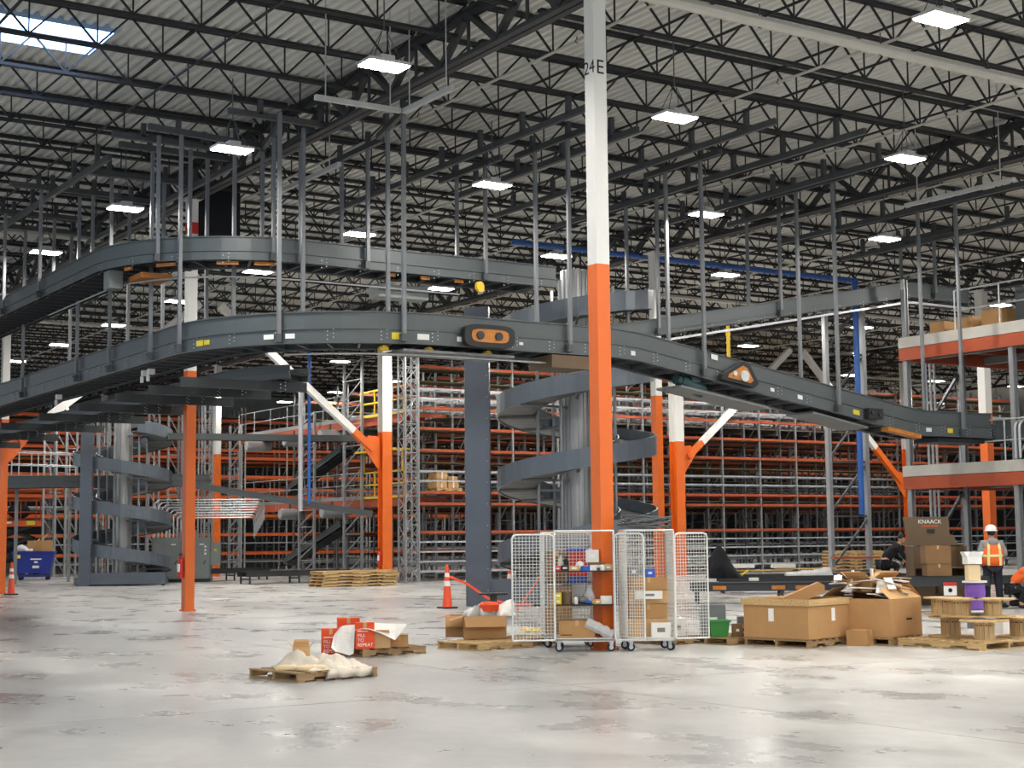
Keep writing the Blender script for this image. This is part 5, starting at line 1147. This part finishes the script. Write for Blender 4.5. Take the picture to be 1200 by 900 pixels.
pw = scr(1165, 712); worker_standing((pw.x, pw.y, 0), SA+PI, 'person standing back turned in white hard hat, orange hi-vis vest and grey hoodie').scale = (1.08, 1.08, 1.04)
def worker_low(loc, face, label, top, kneel=True, cap=None):
    t = thing('person', label, 'person', loc, face)
    J = [((0, .25, .5), .14, .12), ((0, .05, .72), .14, .11), ((0, -.12, .88), .15, .1), ((0, -.22, .97), .06), ((0, -.27, 1.03), .055), ((-.2, -.14, .86), .055), ((-.24, -.25, .62), .045), ((-.16, -.45, .5), .035), ((.2, -.14, .86), .055), ((.24, -.25, .62), .045), ((.16, -.45, .5), .035), ((-.12, .22, .45), .09), ((-.15, -.1, .42), .07), ((-.15, .02, .1), .05), ((-.15, -.1, .05), .04), ((.12, .22, .45), .09), ((.15, -.02, .12), .07), ((.15, .35, .1), .05), ((.15, .42, .05), .04)]
    E_ = [(0, 1), (1, 2), (2, 3), (3, 4), (2, 5), (5, 6), (6, 7), (2, 8), (8, 9), (9, 10), (0, 11), (11, 12), (12, 13), (13, 14), (0, 15), (15, 16), (16, 17), (17, 18)]
    skin_obj('body', J, E_, M['skin'], t)
    skin_obj('shirt', [((0, .22, .54), .18, .15), ((0, .05, .72), .175, .14), ((0, -.12, .88), .18, .13), ((0, -.2, .95), .09), ((-.2, -.14, .86), .08), ((-.245, -.25, .62), .062), ((-.18, -.4, .53), .05), ((.2, -.14, .86), .08), ((.245, -.25, .62), .062), ((.18, -.4, .53), .05)], [(0, 1), (1, 2), (2, 3), (2, 4), (4, 5), (5, 6), (2, 7), (7, 8), (8, 9)], M[top], t)
    skin_obj('trousers', [((0, .25, .5), .165, .14), ((-.12, .22, .45), .12), ((-.15, -.1, .42), .095), ((-.15, .02, .12), .07), ((.12, .22, .45), .12), ((.15, -.02, .12), .095), ((.15, .35, .1), .07)], [(0, 1), (1, 2), (2, 3), (0, 4), (4, 5), (5, 6)], M['dark'], t)
    for s, y, z in ((-1, -.05, .05), (1, .45, .06)): MB().ball((s*.15, y, z), .07, 12, 8, (.75, 1.8, .8)).build('boot', M['black'], t, smooth=True)
    for s in (-1, 1): hand(None, (s*.165, -.43, .51), (-s*.2, -1, -.2), (0, 0, -1), M['skin'], t, -s)
    h = head(t, (0, -.3, 1.12), 0, pitch=.5)
    if cap: MB().lathe((0, .02, .05), [(.1, 0), (.1, .03), (.06, .07), (.01, .08)], 16).build('cap', M[cap], h)
    return t
pk = scr(1197, 713); worker_low((pk.x+.12, pk.y+.05, 0), SA+R(60), 'person crouching at the right edge in an orange top and dark trousers', 'vest')
pk = scr(1076, 706)+rot((-.34, 1.2, 0), SA); worker_low((pk.x, pk.y, .5), SA+R(100), 'person in dark clothes bent over beside the gang box, face turned toward it', 'dark')
pst = MB().box((0, 0, .25), (.9, .8, .5)).build('dark_crate', M['mdf'], loc=(pk.x, pk.y, 0)); pst.rotation_euler.z = SA; tag(pst, 'dark low crate beneath the person bent over beside the gang box', 'crate'); MB().box((0, 0, .505), (.94, .84, .01)).build('lid', M['black'], pst)
# --- left side: dumpster, scissor lift, cabinet
qd = scr(44, 680); t = thing('tilt_dumpster', 'dark blue wheeled dumpster piled with cartons at left', 'dumpster', (qd.x, qd.y+.5, 0), SA+R(12))
mb = MB().prism([(-.78, -.55, .32), (.72, -.55, .32), (.9, -.6, 1.28), (-1.0, -.6, 1.28)], (0, 1.1, 0)); mb.build('tub', M['dblue'], t); MB().box((-.03, -.05, 1.3), (1.98, 1.2, .06)).build('rim', M['dblue'], t); MB().box((0, 0, .22), (1.4, .9, .12)).build('underframe', M['dblue'], t)
for x in (-.6, .6):
    for y in (-.35, .35): MB().tube((x, y-.04, .09), (x, y+.04, .09), .09, 14).build('wheel', M['black'], t)
for x, z, w, h, mm in ((.1, .98, .5, .06, 'sticker'), (-.7, 1.1, .22, .16, 'ysticker'), (.1, .62, .3, .12, 'sticker'), (.1, .84, .16, .08, 'sticker')): MB().box((x, -.61+.0, z), (w, .05, h)).build('label_plate', M[mm], t)
carton((qd.x+.2, qd.y+.4, 1.34), (.9, .7, .5), SA-R(25), 'large tan carton lying in the blue dumpster', 'card')
lump(12, 8, .8, .6, lambda u, v: .2+.1*math.sin(6*u), 31, 'white_bag', 'paper', 'white bag crammed into the blue dumpster', 'bag', Vector((qd.x-.45, qd.y+.5, 1.34)), SA)
for k, (dx, L, a) in enumerate(((-.4, .9, .7), (.0, 1.0, .9), (-.7, .7, .4))):
    o = MB().bar((0, 0, 0), (L*math.cos(a), 0, L*math.sin(a)), .12, .04).build('scrap_board', M['cardl'], loc=(qd.x+dx, qd.y+.75, 1.34)); tag(o, 'tan scrap board leaning out of the blue dumpster', 'board', 'scrap boards in the dumpster')
qs = scr(30, 676); t = thing('scissor_lift', 'orange railed scissor lift raised behind the blue dumpster', 'scissor lift', (qs.x, qs.y+2.2, 0), SA+R(4)); W_ = 1.9
MB().box((0, 0, .45), (2.2, 1.0, .45)).build('chassis', M['convd'], t)
for x in (-.8, .8):
    for y in (-.5, .5): w_ = MB().tube((x, y-.08, .22), (x, y+.08, .22), .22, 18).build('wheel', M['rubber'], t); MB().tube((x, y-.085, .22), (x, y+.085, .22), .12, 14).build('rim', M['sticker'], w_)
for k in range(3):
    for s in (-1, 1):
        for y in (-.38, .38): MB().bar((-s*.95, y, .75+k*.62), (s*.95, y, .75+(k+1)*.62), .1, .14).build('scissor_arm', M['black'], t)
MB().box((0, 0, 2.75), (2.5, 1.1, .3)).build('platform', M['forange'], t); MB().box((.95, -.56, 2.78), (.45, .02, .2)).build('yellow_plate', M['ysticker'], t); MB().box((-.4, -.56, 2.8), (.7, .02, .1)).build('white_plate', M['sticker'], t)
mb = MB()
for z in (3.35, 3.95):
    for y in (-.5, .5): mb.tube((-1.2, y, z), (1.2, y, z), .03, 6)
    for x in (-1.2, 1.2): mb.tube((x, -.5, z), (x, .5, z), .03, 6)
for x in (-1.2, -.4, .4, 1.2):
    for y in (-.5, .5): mb.tube((x, y, 2.9), (x, y, 3.95), .03, 6)
mb.build('guard_rails', M['rorange'], t); MB().box((-.7, -.45, 3.5), (.5, .2, 1.1)).build('control_station', M['forange'], t)
o = MB().ball((0, 0, .5), .5, 12, 8, (1.2, .8, .8)).build('tool_bag', M['dark'], loc=place((qs.x, qs.y+2.2, 0), SA, (.2, 0, 2.9))); tag(o, 'dark tool bundle on the scissor lift platform', 'bundle')
qc = at(213, 627, 66); t = thing('electrical_cabinet', 'wide grey electrical cabinet with two doors, behind the column marked F', 'cabinet', (qc.x, qc.y, 0), SA+R(4))
MB().box((0, 0, 1.02), (2.45, .6, 1.76)).build('body', M['cabinet'], t); MB().box((0, 0, .07), (2.4, .55, .14)).build('plinth', M['black'], t)
for x in (-.6, .6): d_ = MB().box((x, -.31, 1.03), (1.14, .03, 1.66)).build('door', M['cabinet'], t); MB().bar((x+.38, -.36, .75), (x+.46, -.36, .92), .04, .03).build('handle', M['black'], d_); MB().box((x+.3, -.328, 1.6), (.2, .006, .05)).build('label_plate', M['sticker'], d_)
for z in (1.2, 1.35, 1.5): MB().tube((1.05, -.32, z), (1.05, -.36, z), .05, 10).build('switch', M['sticker'], t)
MB().box((1.45, 0, 1.2), (.42, .4, .95)).build('side_box', M['cabinet'], t); MB().box((1.45, -.205, 1.35), (.12, .01, .1)).build('yellow_label', M['ysticker'], t); MB().box((.3, 0, 2.05), (.7, .4, .3)).build('top_box', M['cabinet'], t)
for k in range(8):
    z = 3.5-.11*k; x0 = -1.15+.16*k; x1 = 3.35-.06*k
    pts = [Vector((x0, 0, 1.9)), Vector((x0, 0, z-.15)), Vector((x0+.15, 0, z)), Vector((x1, 0, z)), Vector((x1+.1, .15, z-.03)), Vector((x1+.1, .5, z-.35)), Vector((x1+.1, .5, z-.9))]
    o = MB().pipe(pts, .03, 6).build('steel_conduit', M['silver'], loc=(qc.x, qc.y, 0)); o.rotation_euler.z = SA+R(4); tag(o, 'shiny bent conduit in the bundle rising from the electrical cabinet', 'conduit', 'conduit bundle over the electrical cabinet')
o = MB().box((0, 0, 1.1), (1.4, .08, 2.2)).build('black_banner', M['dark'], loc=at(250, 263, 40.5)-Vector((0, 0, 1.1))); o.rotation_euler.z = SA; tag(o, 'black box-shaped panel hanging beside the column marked F', 'panel')
# ------------------------------------------------------------------ grey access walkway behind the left spiral
wa, wb = at(6, 559, 66), at(96, 549, 69); wb.z = wa.z
t = thing('access_walkway', 'grey access walkway with steel handrail between the left edge column and the left spiral', 'walkway', (wa.x, wa.y, 0)); dv = wb-wa
MB().bar(wa, wb, 1.0, .16).build('deck', M['galv'], t, local=False)
side = Vector((dv.y, -dv.x, 0)).normalized()*.48
for s in (-1, 1):
    m = MB()
    for z in (.55, 1.1): m.tube(wa+side*s+Vector((0, 0, z)), wb+side*s+Vector((0, 0, z)), .025, 6)
    m.build('handrail', M['silver'], t, local=False)
    for k in range(5):
        c = wa.lerp(wb, k/4)+side*s; MB().tube(c+Vector((0, 0, .06)), c+Vector((0, 0, 1.1)), .025, 6).build('rail_post', M['silver'], t, local=False)
for f in (.08, .92):
    for s in (-1, 1):
        c = wa.lerp(wb, f)+side*s*.9; MB().box((c.x, c.y, c.z/2-.04), (.12, .12, c.z-.08)).build('leg', M['galv'], t, local=False)
